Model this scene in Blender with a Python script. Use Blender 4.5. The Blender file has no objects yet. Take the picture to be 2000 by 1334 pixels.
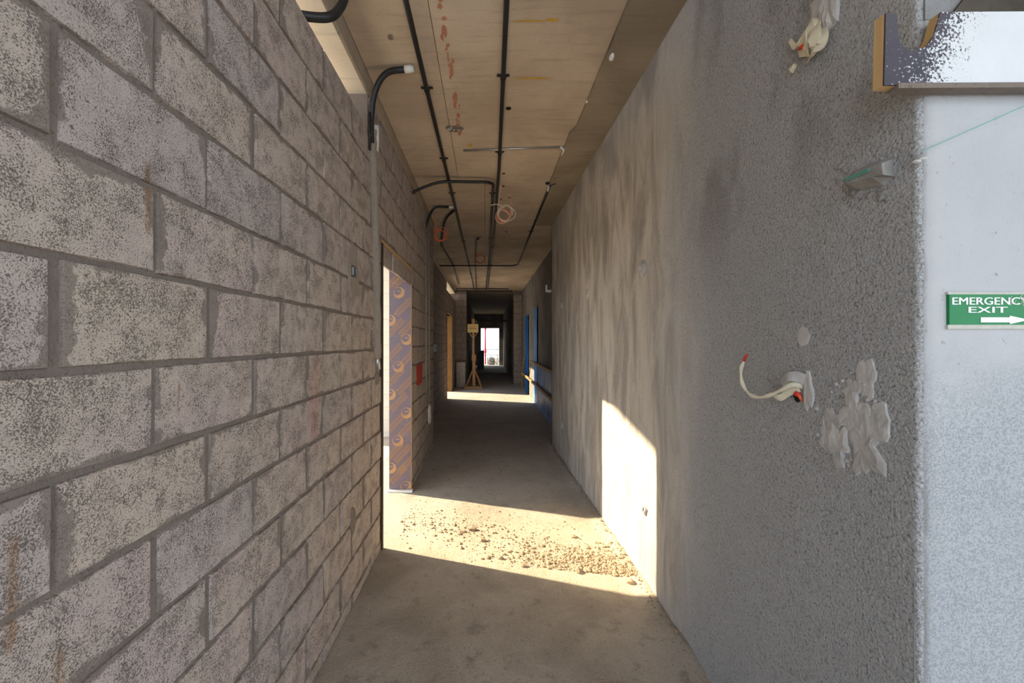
import bpy, bmesh, math, random
from mathutils import Vector, Matrix, noise as mn

random.seed(7)
SC = bpy.context.scene
COL = SC.collection

# ------------------------------------------------------------------ camera
F = 778.0                      # focal length in pixels of the 2000 px wide frame (14 mm on 36 mm)
EYE = 1.56
cam_d = bpy.data.cameras.new('camera')
cam = bpy.data.objects.new('camera', cam_d); COL.objects.link(cam)
cam.location = (0, 0, EYE); cam.rotation_euler = (math.pi/2, 0, 0)
cam_d.sensor_width = 36.0; cam_d.lens = F/2000*36.0
cam_d.shift_x = 0.025          # corridor vanishing point sits 50 px left of the frame centre
cam_d.clip_start = 0.02; cam_d.clip_end = 300
SC.camera = cam

# ------------------------------------------------------------------ light
SKY = 2.45
SUN = 17.0
ELEV = math.radians(30)
w = bpy.data.worlds.new('world'); SC.world = w; w.use_nodes = True
bg = w.node_tree.nodes['Background']
bg.inputs['Color'].default_value = (0.80, 0.90, 1.0, 1)
bg.inputs['Strength'].default_value = SKY
sun_d = bpy.data.lights.new('sun', 'SUN'); sun_d.energy = SUN; sun_d.angle = math.radians(1.0)
sun_d.color = (1.0, 0.80, 0.52)
sun = bpy.data.objects.new('sun', sun_d); COL.objects.link(sun)
sd = Vector((0.948*math.cos(ELEV), -0.316*math.cos(ELEV), -math.sin(ELEV)))
sun.rotation_euler = sd.to_track_quat('-Z', 'Y').to_euler()
sun.location = (-12, 10, 12)
vs = SC.view_settings
vs.view_transform = 'Standard'; vs.look = 'None'; vs.gamma = 1.0; vs.exposure = 0.0
vs.use_curve_mapping = False

# ------------------------------------------------------------------ main dimensions
XL, XL2, XR2 = -0.787, -1.08, 1.25           # wall planes
CZ = 3.336                                   # slab soffit
def xr(y): return 1.05 - 0.011*y             # the near right wall closes in slightly
def on_left(px, py, x=XL):                   # pinhole inverse on a wall plane
    y = F*x/(px-950.0); return Vector((x, y, EYE + (666-py)*y/F))
def on_right(px, py, off=0.0):
    y = 1.0
    for _ in range(8): y = F*(xr(y)-off)/(px-950.0)
    return Vector((xr(y)-off, y, EYE + (666-py)*y/F))
def on_ceil(px, py, z=CZ-0.03):
    y = F*(z-EYE)/(666.0-py); return Vector(((px-950)*y/F, y, z))
def at(px, py, y): return Vector(((px-950)*y/F, y, EYE+(666-py)*y/F))

# ------------------------------------------------------------------ material helpers
class M:
    def __init__(s, name, rough=0.85, spec=0.3):
        s.m = bpy.data.materials.new(name); s.m.use_nodes = True
        s.t = s.m.node_tree; s.b = s.t.nodes['Principled BSDF']
        s.b.inputs['Roughness'].default_value = rough
        s.b.inputs['Specular IOR Level'].default_value = spec
    def n(s, typ, **kw):
        nd = s.t.nodes.new(typ)
        for k, v in kw.items(): setattr(nd, k, v)
        return nd
    def put(s, sock, v):
        if isinstance(v, bpy.types.NodeSocket): s.t.links.new(v, sock)
        elif isinstance(v, (tuple, list)) and len(v) == 3 and sock.type == 'RGBA': sock.default_value = (*v, 1)
        else: sock.default_value = v
    def obj(s): return s.n('ShaderNodeTexCoord').outputs['Object']
    def pos(s): return s.n('ShaderNodeNewGeometry').outputs['Position']
    def rnd(s): return s.n('ShaderNodeObjectInfo').outputs['Random']
    def map(s, vec, scale=(1,1,1), loc=(0,0,0), rot=(0,0,0)):
        nd = s.n('ShaderNodeMapping'); s.put(nd.inputs['Vector'], vec)
        nd.inputs['Scale'].default_value = scale; nd.inputs['Rotation'].default_value = rot
        s.put(nd.inputs['Location'], loc); return nd.outputs[0]
    def noise(s, vec, scale, detail=3, rough=0.5, dist=0.0):
        nd = s.n('ShaderNodeTexNoise'); s.put(nd.inputs['Vector'], vec)
        nd.inputs['Scale'].default_value = scale; nd.inputs['Detail'].default_value = detail
        nd.inputs['Roughness'].default_value = rough; nd.inputs['Distortion'].default_value = dist
        return nd.outputs['Fac']
    def vor(s, vec, scale, feature='F1'):
        nd = s.n('ShaderNodeTexVoronoi', feature=feature); s.put(nd.inputs['Vector'], vec)
        nd.inputs['Scale'].default_value = scale; return nd.outputs['Distance']
    def math(s, op, a, b=0.0, c=None, clamp=False):
        nd = s.n('ShaderNodeMath', operation=op, use_clamp=clamp)
        s.put(nd.inputs[0], a); s.put(nd.inputs[1], b)
        if c is not None: s.put(nd.inputs[2], c)
        return nd.outputs[0]
    def step(s, v, lo, hi, a=0.0, b=1.0):
        nd = s.n('ShaderNodeMapRange', interpolation_type='SMOOTHSTEP'); s.put(nd.inputs['Value'], v)
        s.put(nd.inputs['From Min'], lo); s.put(nd.inputs['From Max'], hi)
        s.put(nd.inputs['To Min'], a); s.put(nd.inputs['To Max'], b); return nd.outputs[0]
    def mix(s, fac, a, b, mode='MIX'):
        nd = s.n('ShaderNodeMix', data_type='RGBA', blend_type=mode)
        s.put(nd.inputs['Factor'], fac); s.put(nd.inputs['A'], a); s.put(nd.inputs['B'], b)
        return next(o for o in nd.outputs if o.type == 'RGBA')
    def xyz(s, v):
        nd = s.n('ShaderNodeSeparateXYZ'); s.put(nd.inputs[0], v); return nd.outputs
    def bump(s, h, strength=0.5, dist=0.005, prev=None):
        nd = s.n('ShaderNodeBump'); s.put(nd.inputs['Height'], h)
        nd.inputs['Strength'].default_value = strength; nd.inputs['Distance'].default_value = dist
        if prev is not None: s.put(nd.inputs['Normal'], prev)
        return nd.outputs[0]
    def done(s, col, normal=None, rough=None):
        s.put(s.b.inputs['Base Color'], col)
        if normal is not None: s.put(s.b.inputs['Normal'], normal)
        if rough is not None: s.put(s.b.inputs['Roughness'], rough)
        return s.m

def plain(name, col, rough=0.6, var=0.25, scale=14.0, metal=0.0, bump=0.1, spec=0.4):
    k = M(name, rough, spec); v = k.obj()
    f = k.noise(v, scale, 4, 0.6)
    c = k.mix(f, tuple(x*(1-var) for x in col), tuple(min(1, x*(1+var)) for x in col))
    k.b.inputs['Metallic'].default_value = metal
    return k.done(c, k.bump(k.noise(v, scale*6, 3), bump, 0.002))

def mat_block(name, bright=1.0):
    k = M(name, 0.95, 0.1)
    r = k.rnd(); v0 = k.obj()
    off = k.n('ShaderNodeCombineXYZ'); k.put(off.inputs[0], k.math('MULTIPLY', r, 91.0)); k.put(off.inputs[1], k.math('MULTIPLY', r, 57.0))
    add = k.n('ShaderNodeVectorMath', operation='ADD'); k.put(add.inputs[0], v0); k.put(add.inputs[1], off.outputs[0])
    v = add.outputs[0]
    # base tones of the concrete, block by block and in clouds
    c1 = k.mix(k.step(k.noise(v, 3.5, 2), 0.35, 0.65), (0.51*bright, 0.42*bright, 0.385*bright), (0.52*bright, 0.45*bright, 0.385*bright))
    c = k.mix(k.step(r, 0.45, 0.95), c1, (0.46*bright, 0.40*bright, 0.38*bright))
    c = k.mix(k.step(k.math('FRACT', k.math('MULTIPLY', r, 7.3)), 0.7, 1.0, 0.0, 0.6), c, (0.54*bright, 0.46*bright, 0.375*bright))
    # open pores: worm-like dark voids, in clusters
    cl = k.step(k.noise(v, 12.0, 4, 0.68), 0.30, 0.70)
    c = k.mix(k.step(k.noise(v, 28.0, 4, 0.7), 0.35, 0.65, 0.28, 0.0), c, (0.25*bright, 0.21*bright, 0.20*bright))
    p = k.noise(v, 300.0, 4, 0.68, 0.5)
    thr = k.math('MULTIPLY_ADD', cl, 0.115, 0.384)
    fine = k.step(p, k.math('SUBTRACT', thr, 0.09), k.math('ADD', thr, 0.03), 1.0, 0.0)
    p2 = k.noise(v, 130.0, 5, 0.66, 0.7)
    thr2 = k.math('MULTIPLY_ADD', cl, 0.07, 0.345)
    big = k.step(p2, k.math('SUBTRACT', thr2, 0.05), k.math('ADD', thr2, 0.03), 1.0, 0.0)
    pore = k.math('MAXIMUM', k.math('MULTIPLY', fine, 0.9), big)
    grain = k.noise(v, 240.0, 2, 0.6)
    c = k.mix(k.step(grain, 0.3, 0.7, 0.0, 0.30), c, (0.60*bright, 0.525*bright, 0.475*bright))
    c = k.mix(k.math('MULTIPLY', pore, 0.82), c, (0.105, 0.09, 0.083))
    # mortar smeared over the arrises
    at_ = k.n('ShaderNodeAttribute', attribute_type='OBJECT', attribute_name='half')
    hx = k.xyz(at_.outputs['Vector'])
    o = k.xyz(v0)
    dy = k.math('SUBTRACT', hx[0], k.math('ABSOLUTE', o[1]))
    dz = k.math('SUBTRACT', hx[1], k.math('ABSOLUTE', o[2]))
    wob = k.math('MULTIPLY_ADD', k.noise(v, 5.0, 2, 0.5), 0.9, k.math('MULTIPLY_ADD', k.noise(v, 22.0, 4, 0.65), 0.5, -0.2))
    my = k.step(dy, k.math('MULTIPLY_ADD', wob, 0.14, -0.068), k.math('MULTIPLY_ADD', wob, 0.14, -0.058), 1.0, 0.0)
    mz = k.step(dz, k.math('MULTIPLY_ADD', wob, 0.10, -0.053), k.math('MULTIPLY_ADD', wob, 0.10, -0.044), 1.0, 0.0)
    sm = k.math('MAXIMUM', my, mz)
    mcol = k.mix(k.noise(v, 60, 3), (0.190, 0.157, 0.136), (0.262, 0.220, 0.192))
    c = k.mix(k.math('MULTIPLY', sm, 0.85), c, mcol)
    # rust runs and a faint red spray mark, fixed on the wall
    P = k.xyz(k.pos()); wn = k.noise(k.map(k.pos(), (1, 2.2, 0.5)), 42.0, 5, 0.7)
    for (cy, z0, z1, wd) in ((0.925, 1.80, 1.99, 0.012), (0.66, 1.03, 1.25, 0.014), (0.735, 0.80, 1.01, 0.012), (1.02, 1.36, 1.47, 0.006), (1.32, 2.45, 2.60, 0.008)):
        m1 = k.step(k.math('ABSOLUTE', k.math('SUBTRACT', P[1], k.math('MULTIPLY_ADD', wn, 0.03, cy-0.015))), wd*0.1, wd, 1.0, 0.0)
        m2 = k.math('MULTIPLY', k.step(P[2], z0, z0+0.03), k.step(P[2], z1-0.03, z1, 1.0, 0.0))
        c = k.mix(k.math('MULTIPLY', k.math('MULTIPLY', m1, m2), k.step(wn, 0.3, 0.6, 0.15, 0.75)), c, (0.27, 0.155, 0.075))
    m1 = k.step(k.math('ABSOLUTE', k.math('SUBTRACT', P[1], 1.83)), 0.01, 0.06, 1.0, 0.0)
    m2 = k.math('MULTIPLY', k.step(P[2], 1.05, 1.15), k.step(P[2], 1.40, 1.55, 1.0, 0.0))
    c = k.mix(k.math('MULTIPLY', k.math('MULTIPLY', m1, m2), k.step(wn, 0.35, 0.65, 0.1, 0.5)), c, (0.50, 0.16, 0.11))
    h = k.math('SUBTRACT', k.math('MULTIPLY', grain, 0.25), k.math('MULTIPLY', pore, k.math('SUBTRACT', 1.0, k.math('MULTIPLY', sm, 0.7))))
    nrm = k.bump(h, 0.75, 0.004)
    nrm = k.bump(k.noise(v, 12, 3), 0.35, 0.006, nrm)
    return k.done(c, nrm)

def mat_mortar(name, a=(0.180, 0.148, 0.128), b=(0.270, 0.226, 0.195)):
    k = M(name, 0.95, 0.1); v = k.pos()
    n1 = k.noise(v, 22, 4, 0.6); n2 = k.noise(v, 120, 4, 0.7)
    c = k.mix(n1, a, b); c = k.mix(k.step(n2, 0.3, 0.42, 0.7, 0.0), c, (0.08, 0.072, 0.066))
    return k.done(c, k.bump(n1, 0.6, 0.012, k.bump(n2, 0.8, 0.005)))

def mat_stucco(name):
    k = M(name, 0.95, 0.12); v = k.pos(); P = k.xyz(v)
    g1 = k.noise(v, 125, 5, 0.66, 0.4); g2 = k.noise(v, 62, 3, 0.6); g3 = k.vor(v, 120)
    streak = k.noise(k.map(v, (1, 4.0, 1.0)), 1.5, 5, 0.68, 0.6)
    cloud = k.noise(k.map(v, (1, 1.3, 0.6)), 1.1, 4, 0.6, 0.5)
    # trowelled lighter render far, raw grey splatter coat near the corner
    near = k.step(k.math('MULTIPLY_ADD', cloud, 0.9, P[1]), 2.15, 3.0, 1.0, 0.0)
    grey = k.mix(cloud, (0.52, 0.54, 0.57), (0.74, 0.755, 0.78))
    far = k.mix(k.step(streak, 0.34, 0.64), (0.37, 0.345, 0.315), (0.62, 0.585, 0.535))
    c = k.mix(near, far, grey)
    # pale band where the coat dried under the slab
    band = k.math('MULTIPLY', k.step(k.math('MULTIPLY_ADD', streak, 0.9, P[2]), 3.05, 3.5), k.step(P[1], 1.4, 2.2))
    c = k.mix(k.math('MULTIPLY', band, 0.55), c, (0.58, 0.55, 0.52))
    # darker diagonal patches high on the wall
    blotch = k.step(k.noise(k.map(v, (1, 2.2, 1.0), rot=(0.9, 0, 0)), 1.6, 3, 0.5), 0.50, 0.66)
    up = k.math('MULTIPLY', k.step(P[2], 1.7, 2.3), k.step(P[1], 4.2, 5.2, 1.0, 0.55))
    c = k.mix(k.math('MULTIPLY', k.math('MULTIPLY', blotch, up), 0.42), c, (0.20, 0.185, 0.175))
    pit = k.step(g1, 0.36, 0.47, 1.0, 0.0)
    amt = k.math('MULTIPLY_ADD', near, 0.36, 0.18)
    c = k.mix(k.math('MULTIPLY', pit, amt), c, (0.14, 0.14, 0.142))
    c = k.mix(k.math('MULTIPLY', k.step(g1, 0.55, 0.68), k.math('MULTIPLY', near, 0.45)), c, (0.70, 0.71, 0.73))
    h = k.math('ADD', g1, k.math('MULTIPLY', g3, -0.5))
    st = k.n('ShaderNodeBump'); k.put(st.inputs['Height'], h); st.inputs['Distance'].default_value = 0.017
    k.put(st.inputs['Strength'], k.math('MULTIPLY_ADD', near, 0.72, 0.20))
    nrm = k.bump(g2, 0.45, 0.016, st.outputs[0])
    nrm = k.bump(streak, 0.25, 0.03, nrm)
    return k.done(c, nrm)

def mat_whitewall(name):
    k = M(name, 0.9, 0.15); v = k.pos(); P = k.xyz(v)
    g = k.noise(v, 210, 5, 0.68, 0.3); cl = k.noise(v, 4.0, 4, 0.6)
    c = k.mix(cl, (0.45, 0.465, 0.49), (0.575, 0.585, 0.605))
    scrub = k.step(k.math('ADD', P[2], k.math('MULTIPLY', cl, 0.35)), 1.52, 1.78, 1.0, 0.0)
    c = k.mix(k.math('MULTIPLY', scrub, k.step(g, 0.40, 0.58, 0.80, 0.15)), c, (0.27, 0.30, 0.33))
    c = k.mix(k.step(k.noise(v, 48, 5, 0.75), 0.30, 0.38, 0.7, 0.0), c, (0.25, 0.25, 0.26))
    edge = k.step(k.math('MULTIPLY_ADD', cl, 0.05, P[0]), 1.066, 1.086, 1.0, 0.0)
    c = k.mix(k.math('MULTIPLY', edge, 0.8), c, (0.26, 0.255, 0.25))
    return k.done(c, k.bump(g, 0.55, 0.006, k.bump(k.noise(v, 30, 3), 0.25, 0.008)))

def mat_concrete(name, a, b, s=1.0, board=True):
    k = M(name, 0.9, 0.15); v = k.pos()
    cl = k.noise(v, 1.7*s, 5, 0.6, 0.3); fi = k.noise(v, 60, 4, 0.65)
    gr = k.noise(k.map(v, (2.5, 26, 26) if board else (9, 9, 9)), 1.0, 4, 0.6)
    c = k.mix(k.step(cl, 0.3, 0.7), a, b)
    c = k.mix(k.step(gr, 0.25, 0.5, 0.35, 0.0), c, tuple(x*0.55 for x in a))
    c = k.mix(k.step(fi, 0.26, 0.38, 0.6, 0.0), c, tuple(x*0.4 for x in a))
    return k.done(c, k.bump(fi, 0.3, 0.004, k.bump(gr, 0.2, 0.006)))

def mat_floor(name):
    k = M(name, 0.92, 0.15); v = k.pos(); P = k.xyz(v)
    cl = k.noise(v, 1.6, 5, 0.62, 0.4); mid = k.noise(v, 9, 4, 0.65); fi = k.noise(v, 85, 4, 0.65)
    c = k.mix(k.step(cl, 0.32, 0.68), (0.31, 0.265, 0.222), (0.45, 0.40, 0.345))
    c = k.mix(k.step(P[1], 3.3, 4.6, 0.0, 0.7), c, k.mix(cl, (0.36, 0.345, 0.33), (0.50, 0.485, 0.465)))
    # pale sand spilled in front of the doorway
    d = k.math('ABSOLUTE', k.math('SUBTRACT', P[1], k.math('MULTIPLY_ADD', P[0], -0.33, 3.15)))
    spill = k.math('MULTIPLY', k.step(k.math('MULTIPLY_ADD', mid, 0.7, d), 0.55, 1.05, 1.0, 0.0), k.step(cl, 0.2, 0.6, 0.35, 0.8))
    c = k.mix(spill, c, (0.52, 0.45, 0.36))
    c = k.mix(k.step(mid, 0.28, 0.46, 0.45, 0.0), c, (0.13, 0.11, 0.095))
    c = k.mix(k.step(fi, 0.30, 0.44, 0.6, 0.0), c, (0.12, 0.10, 0.085))
    c = k.mix(k.step(fi, 0.56, 0.70, 0.0, 0.4), c, (0.52, 0.46, 0.39))
    return k.done(c, k.bump(fi, 0.8, 0.007, k.bump(mid, 0.55, 0.018)))

def mat_wood(name, a, b, axis=(30, 30, 2), rough=0.7):
    k = M(name, rough, 0.25); v = k.obj()
    g = k.noise(k.map(v, axis), 1.0, 4, 0.6, 0.6)
    return k.done(k.mix(g, a, b), k.bump(g, 0.3, 0.002))

def mat_film(name, spatter=False):
    k = M(name, 0.32 if not spatter else 0.7, 0.5); v = k.pos(); P = k.xyz(v)
    cl = k.noise(v, 7, 4, 0.6)
    if not spatter:
        c = k.mix(cl, (0.105, 0.078, 0.098), (0.18, 0.142, 0.195))
        c = k.mix(k.step(k.noise(v, 40, 4, 0.7), 0.58, 0.72, 0.0, 0.45), c, (0.42, 0.36, 0.36))
        return k.done(c, k.bump(k.noise(v, 60, 3), 0.08, 0.002), k.step(cl, 0.3, 0.7, 0.28, 0.5))
    c = k.mix(cl, (0.035, 0.035, 0.055), (0.10, 0.085, 0.10))
    x = k.math('MULTIPLY_ADD', k.noise(v, 14, 3), 0.10, k.math('MULTIPLY_ADD', P[2], -0.35, P[0]))
    cov = k.step(x, 0.18, 0.52)
    sp = k.noise(v, 170, 4, 0.65)
    thr = k.math('MULTIPLY_ADD', cov, -0.50, 0.68)
    pm = k.step(sp, k.math('SUBTRACT', thr, 0.02), k.math('ADD', thr, 0.03))
    c = k.mix(pm, c, k.mix(cl, (0.62, 0.65, 0.68), (0.76, 0.79, 0.82)))
    return k.done(c, k.bump(sp, 0.4, 0.003))

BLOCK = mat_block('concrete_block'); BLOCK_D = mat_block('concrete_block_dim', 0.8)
MORTAR = mat_mortar('mortar'); MORTAR_L = mat_mortar('mortar_light', (0.27, 0.235, 0.20), (0.40, 0.35, 0.30))
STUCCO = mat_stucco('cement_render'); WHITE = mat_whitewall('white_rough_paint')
GREYR = mat_mortar('grey_render_lap', (0.20, 0.205, 0.21), (0.36, 0.365, 0.37))
SLAB = mat_concrete('slab_soffit', (0.50, 0.405, 0.31), (0.68, 0.57, 0.45))
SLAB_D = mat_concrete('slab_band', (0.27, 0.225, 0.17), (0.37, 0.315, 0.24))
BEAM = mat_concrete('beam_concrete', (0.36, 0.30, 0.23), (0.46, 0.39, 0.31))
SOFFIT = mat_concrete('pale_soffit', (0.62, 0.55, 0.46), (0.74, 0.67, 0.57))
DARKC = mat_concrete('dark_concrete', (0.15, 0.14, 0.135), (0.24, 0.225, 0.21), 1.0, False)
LINTEL = mat_concrete('lintel_concrete', (0.06, 0.052, 0.043), (0.10, 0.086, 0.07), 3.0, False)
FLOOR = mat_floor('floor_screed')
SMOOTH = mat_concrete('trowelled_cement', (0.46, 0.46, 0.465), (0.60, 0.595, 0.59), 9.0, False)
DAB = mat_concrete('dab_mortar', (0.40, 0.395, 0.39), (0.56, 0.55, 0.54), 6.0, False)
PLASTER = plain('white_plaster', (0.80, 0.79, 0.76), 0.8, 0.08)
BLACKP = plain('black_conduit_plastic', (0.017, 0.018, 0.020), 0.42, 0.3, 30)
WHITEP = plain('white_plastic', (0.70, 0.69, 0.66), 0.5, 0.1)
GREYM = plain('galvanised_metal', (0.50, 0.50, 0.50), 0.35, 0.2, 20, 0.8)
TAPE = plain('cream_tape', (0.74, 0.69, 0.54), 0.5, 0.15, 30, bump=0.3)
REDW = plain('red_wire', (0.70, 0.05, 0.03), 0.4, 0.1)
PINKW = plain('pink_wire', (0.80, 0.42, 0.34), 0.45, 0.12)
ORANGEW = plain('orange_red_wire', (0.80, 0.16, 0.07), 0.45, 0.15)
CREAMW = plain('cream_wire', (0.78, 0.68, 0.52), 0.5, 0.1)
GREENS = plain('green_string', (0.10, 0.42, 0.36), 0.6, 0.1)
FILM = mat_film('film_faced_plywood'); SPLAT = mat_film('paint_spattered_plywood', True)
PRINT = plain('orange_print', (0.43, 0.245, 0.12), 0.45, 0.25, 60)
PLYEDGE = mat_wood('plywood_edge', (0.42, 0.25, 0.10), (0.64, 0.44, 0.22), (8, 220, 4))
WOODH = mat_wood('plywood_underside', (0.22, 0.11, 0.05), (0.46, 0.28, 0.15), (6, 40, 6))
DARKW = mat_wood('dark_wet_wood', (0.035, 0.026, 0.02), (0.085, 0.062, 0.045))
TIMBER = mat_wood('pine_timber', (0.30, 0.16, 0.07), (0.48, 0.28, 0.13))
GOLDW = mat_wood('ochre_plywood', (0.04, 0.02, 0.008), (0.30, 0.155, 0.045), (30, 30, 9))
BLUE = plain('blue_sheet', (0.012, 0.105, 0.36), 0.45, 0.3, 5, spec=0.4)
BLUEL = plain('pale_blue_film', (0.10, 0.27, 0.62), 0.4, 0.2, 5, spec=0.4)
REDP = plain('red_paint', (0.42, 0.035, 0.02), 0.7, 0.3)
REDF = plain('faded_red_chalk', (0.50, 0.22, 0.14), 0.9, 0.3)
YEL = plain('yellow_chalk', (0.62, 0.38, 0.07), 0.9, 0.3)
HOLE = plain('dark_hole', (0.012, 0.010, 0.009), 0.95, 0.2)
GREEN = plain('sign_green', (0.006, 0.20, 0.06), 0.5, 0.12, 30)
SIGNW = plain('sign_white', (0.85, 0.86, 0.87), 0.4, 0.05)
SIGNB = plain('sign_border', (0.50, 0.50, 0.44), 0.7, 0.2, 60)
GRAVEL = plain('gravel_stone', (0.36, 0.28, 0.20), 0.9, 0.4, 18, bump=0.4)
OUT = plain('white_block_outside', (0.82, 0.79, 0.72), 0.9, 0.12, 6, bump=0.3)
TERR = mat_concrete('terrace_screed', (0.48, 0.43, 0.36), (0.62, 0.56, 0.48), 1.0, False)
CARD = plain('yellow_sign_board', (0.66, 0.50, 0.22), 0.6, 0.12)
DARKG = plain('dark_green_metal', (0.03, 0.045, 0.04), 0.5, 0.2)
STEEL = plain('dark_steel', (0.10, 0.10, 0.11), 0.45, 0.2, metal=0.5)
REDPIPE = plain('red_pipe_paint', (0.62, 0.03, 0.08), 0.4, 0.1)

# ------------------------------------------------------------------ object helpers
def mesh(name, verts, faces, mat, parent=None, smooth=False, origin=None):
    base = Vector((0, 0, 0))
    if parent is not None: base = ORG[parent.name]
    o0 = Vector(origin) if origin is not None else (base if parent is not None else Vector((0, 0, 0)))
    me = bpy.data.meshes.new(name)
    me.from_pydata([tuple(Vector(v)-o0) for v in verts], [], faces); me.update()
    if smooth: me.polygons.foreach_set('use_smooth', [True]*len(me.polygons))
    ob = bpy.data.objects.new(name, me); COL.objects.link(ob)
    if mat: me.materials.append(mat)
    if parent is not None: ob.parent = parent; ob.location = o0 - base
    else: ob.location = o0
    ORG[ob.name] = o0
    return ob
ORG = {}
def fixn(ob):
    bm = bmesh.new(); bm.from_mesh(ob.data); bmesh.ops.recalc_face_normals(bm, faces=bm.faces); bm.to_mesh(ob.data); bm.free(); return ob
def thing(name, loc, label, cat, group=None):
    e = bpy.data.objects.new(name, None); COL.objects.link(e); e.location = loc; e.empty_display_size = 0.05
    ORG[e.name] = Vector(loc); return tag(e, label, cat, group)
def tag(o, label=None, cat=None, group=None, kind=None):
    if label: o['label'] = label
    if cat: o['category'] = cat
    if group: o['group'] = group
    if kind: o['kind'] = kind
    return o
def struct(o, label=None, cat=None): return tag(o, label, cat, kind='structure')

class G:                                       # collects geometry for ONE mesh
    def __init__(s): s.v = []; s.f = []
    def add(s, v, f):
        n = len(s.v); s.v += [Vector(x) for x in v]; s.f += [tuple(i+n for i in q) for q in f]; return s
    def box(s, a, b):
        x0, y0, z0 = a; x1, y1, z1 = b
        return s.add([(x0,y0,z0),(x1,y0,z0),(x1,y1,z0),(x0,y1,z0),(x0,y0,z1),(x1,y0,z1),(x1,y1,z1),(x0,y1,z1)],
                     [(0,3,2,1),(4,5,6,7),(0,1,5,4),(1,2,6,5),(2,3,7,6),(3,0,4,7)])
    def bar(s, p, q, wd, dp, up=(0, 0, 1)):    # rectangular bar between two points
        p, q = Vector(p), Vector(q); d = (q-p).normalized(); u = Vector(up)
        if abs(d.dot(u)) > 0.95: u = Vector((0, 1, 0))
        a = d.cross(u).normalized()*wd/2; b = a.cross(d).normalized()*dp/2
        vs = [p-a-b, p+a-b, p+a+b, p-a+b, q-a-b, q+a-b, q+a+b, q-a+b]
        return s.add(vs, [(0,1,2,3),(7,6,5,4),(0,4,5,1),(1,5,6,2),(2,6,7,3),(3,7,4,0)])
    def tube(s, pts, r, seg=10, caps=True):
        pts = [Vector(p) for p in pts]; rs = r if isinstance(r, (list, tuple)) else [r]*len(pts)
        t = (pts[1]-pts[0]).normalized(); u = t.orthogonal().normalized(); rings = []
        for i, p in enumerate(pts):
            tt = (pts[min(i+1, len(pts)-1)]-pts[max(i-1, 0)]).normalized()
            u = (u - tt*u.dot(tt)).normalized(); b = tt.cross(u)
            rings.append([p + (u*math.cos(a)+b*math.sin(a))*rs[i] for a in [2*math.pi*j/seg for j in range(seg)]])
        v = [x for ring in rings for x in ring]; f = []
        for i in range(len(pts)-1):
            for j in range(seg):
                k = (j+1) % seg; f.append((i*seg+j, i*seg+k, (i+1)*seg+k, (i+1)*seg+j))
        if caps: f += [tuple(reversed(range(seg))), tuple((len(pts)-1)*seg+j for j in range(seg))]
        return s.add(v, f)
    def ribbon(s, pts, wd, nrm, th=0.0012):    # tape strip with thickness
        pts = [Vector(p) for p in pts]; v = []; f = []
        ws = wd if isinstance(wd, (list, tuple)) else [wd]*len(pts)
        for i, p in enumerate(pts):
            d = (pts[min(i+1, len(pts)-1)]-pts[max(i-1, 0)]).normalized()
            n = Vector(nrm[i] if isinstance(nrm, list) else nrm).normalized(); a = d.cross(n).normalized()*ws[i]/2
            v += [p-a-n*th, p+a-n*th, p+a+n*th, p-a+n*th]
        for i in range(len(pts)-1):
            for j in range(4):
                k = (j+1) % 4; f.append((4*i+j, 4*i+k, 4*i+4+k, 4*i+4+j))
        n = len(pts)-1; f += [(3,2,1,0), (4*n, 4*n+1, 4*n+2, 4*n+3)]
        return s.add(v, f)
    def ring(s, c, R, r, ax, ph=0.0, turns=1.0, rise=(0,0,0), seg=30, wob=0.0):
        ax = Vector(ax).normalized(); u = ax.orthogonal().normalized(); b = ax.cross(u); P = []
        n = int(seg*turns)
        for i in range(n+1):
            a = ph + 2*math.pi*turns*i/n; rr = R*(1+wob*math.sin(2.3*a+ph*3))
            P.append(Vector(c)+(u*math.cos(a)+b*math.sin(a))*rr+Vector(rise)*(i/n))
        return s.tube(P, r, 6)
    def build(s, name, mat, parent=None, smooth=False, origin=None):
        return fixn(mesh(name, s.v, s.f, mat, parent, smooth, origin))

def curve(pts, n=8):                           # Catmull-Rom through the points
    P = [Vector(p) for p in pts]; P = [2*P[0]-P[1]] + P + [2*P[-1]-P[-2]]; out = []
    for i in range(1, len(P)-2):
        for k in range(n):
            t = k/n; a, b, c, d = P[i-1:i+3]
            out.append(0.5*((2*b)+(c-a)*t+(2*a-5*b+4*c-d)*t*t+(3*b-a-3*c+d)*t**3))
    return out + [P[-2]]
def bent(pts, r=0.10, n=6):                    # straight runs with rounded corners
    P = [Vector(p) for p in pts]; out = [P[0]]
    for i in range(1, len(P)-1):
        a = (P[i-1]-P[i]); b = (P[i+1]-P[i]); q = min(r, a.length*0.48, b.length*0.48)
        s, e = P[i]+a.normalized()*q, P[i]+b.normalized()*q
        for k in range(n+1):
            t = k/n; out.append(s*(1-t)**2+P[i]*2*t*(1-t)+e*t*t)
    return out + [P[-1]]
def lump(name, c, size, mat, seed, parent=None, sub=2, rough=0.25, flat=None):
    bm = bmesh.new(); bmesh.ops.create_icosphere(bm, subdivisions=sub, radius=1.0)
    for v in bm.verts:
        k = 1 + rough*(mn.noise(v.co*1.7+Vector((seed*3.1, seed, 0)))+0.5*mn.noise(v.co*4+Vector((seed, 0, seed))))
        v.co = Vector((v.co.x*size[0], v.co.y*size[1], v.co.z*size[2]))*k
    vs = [v.co+Vector(c) for v in bm.verts]; fs = [tuple(x.index for x in f.verts) for f in bm.faces]; bm.free()
    return mesh(name, vs, fs, mat, parent, False, origin=c)

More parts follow.
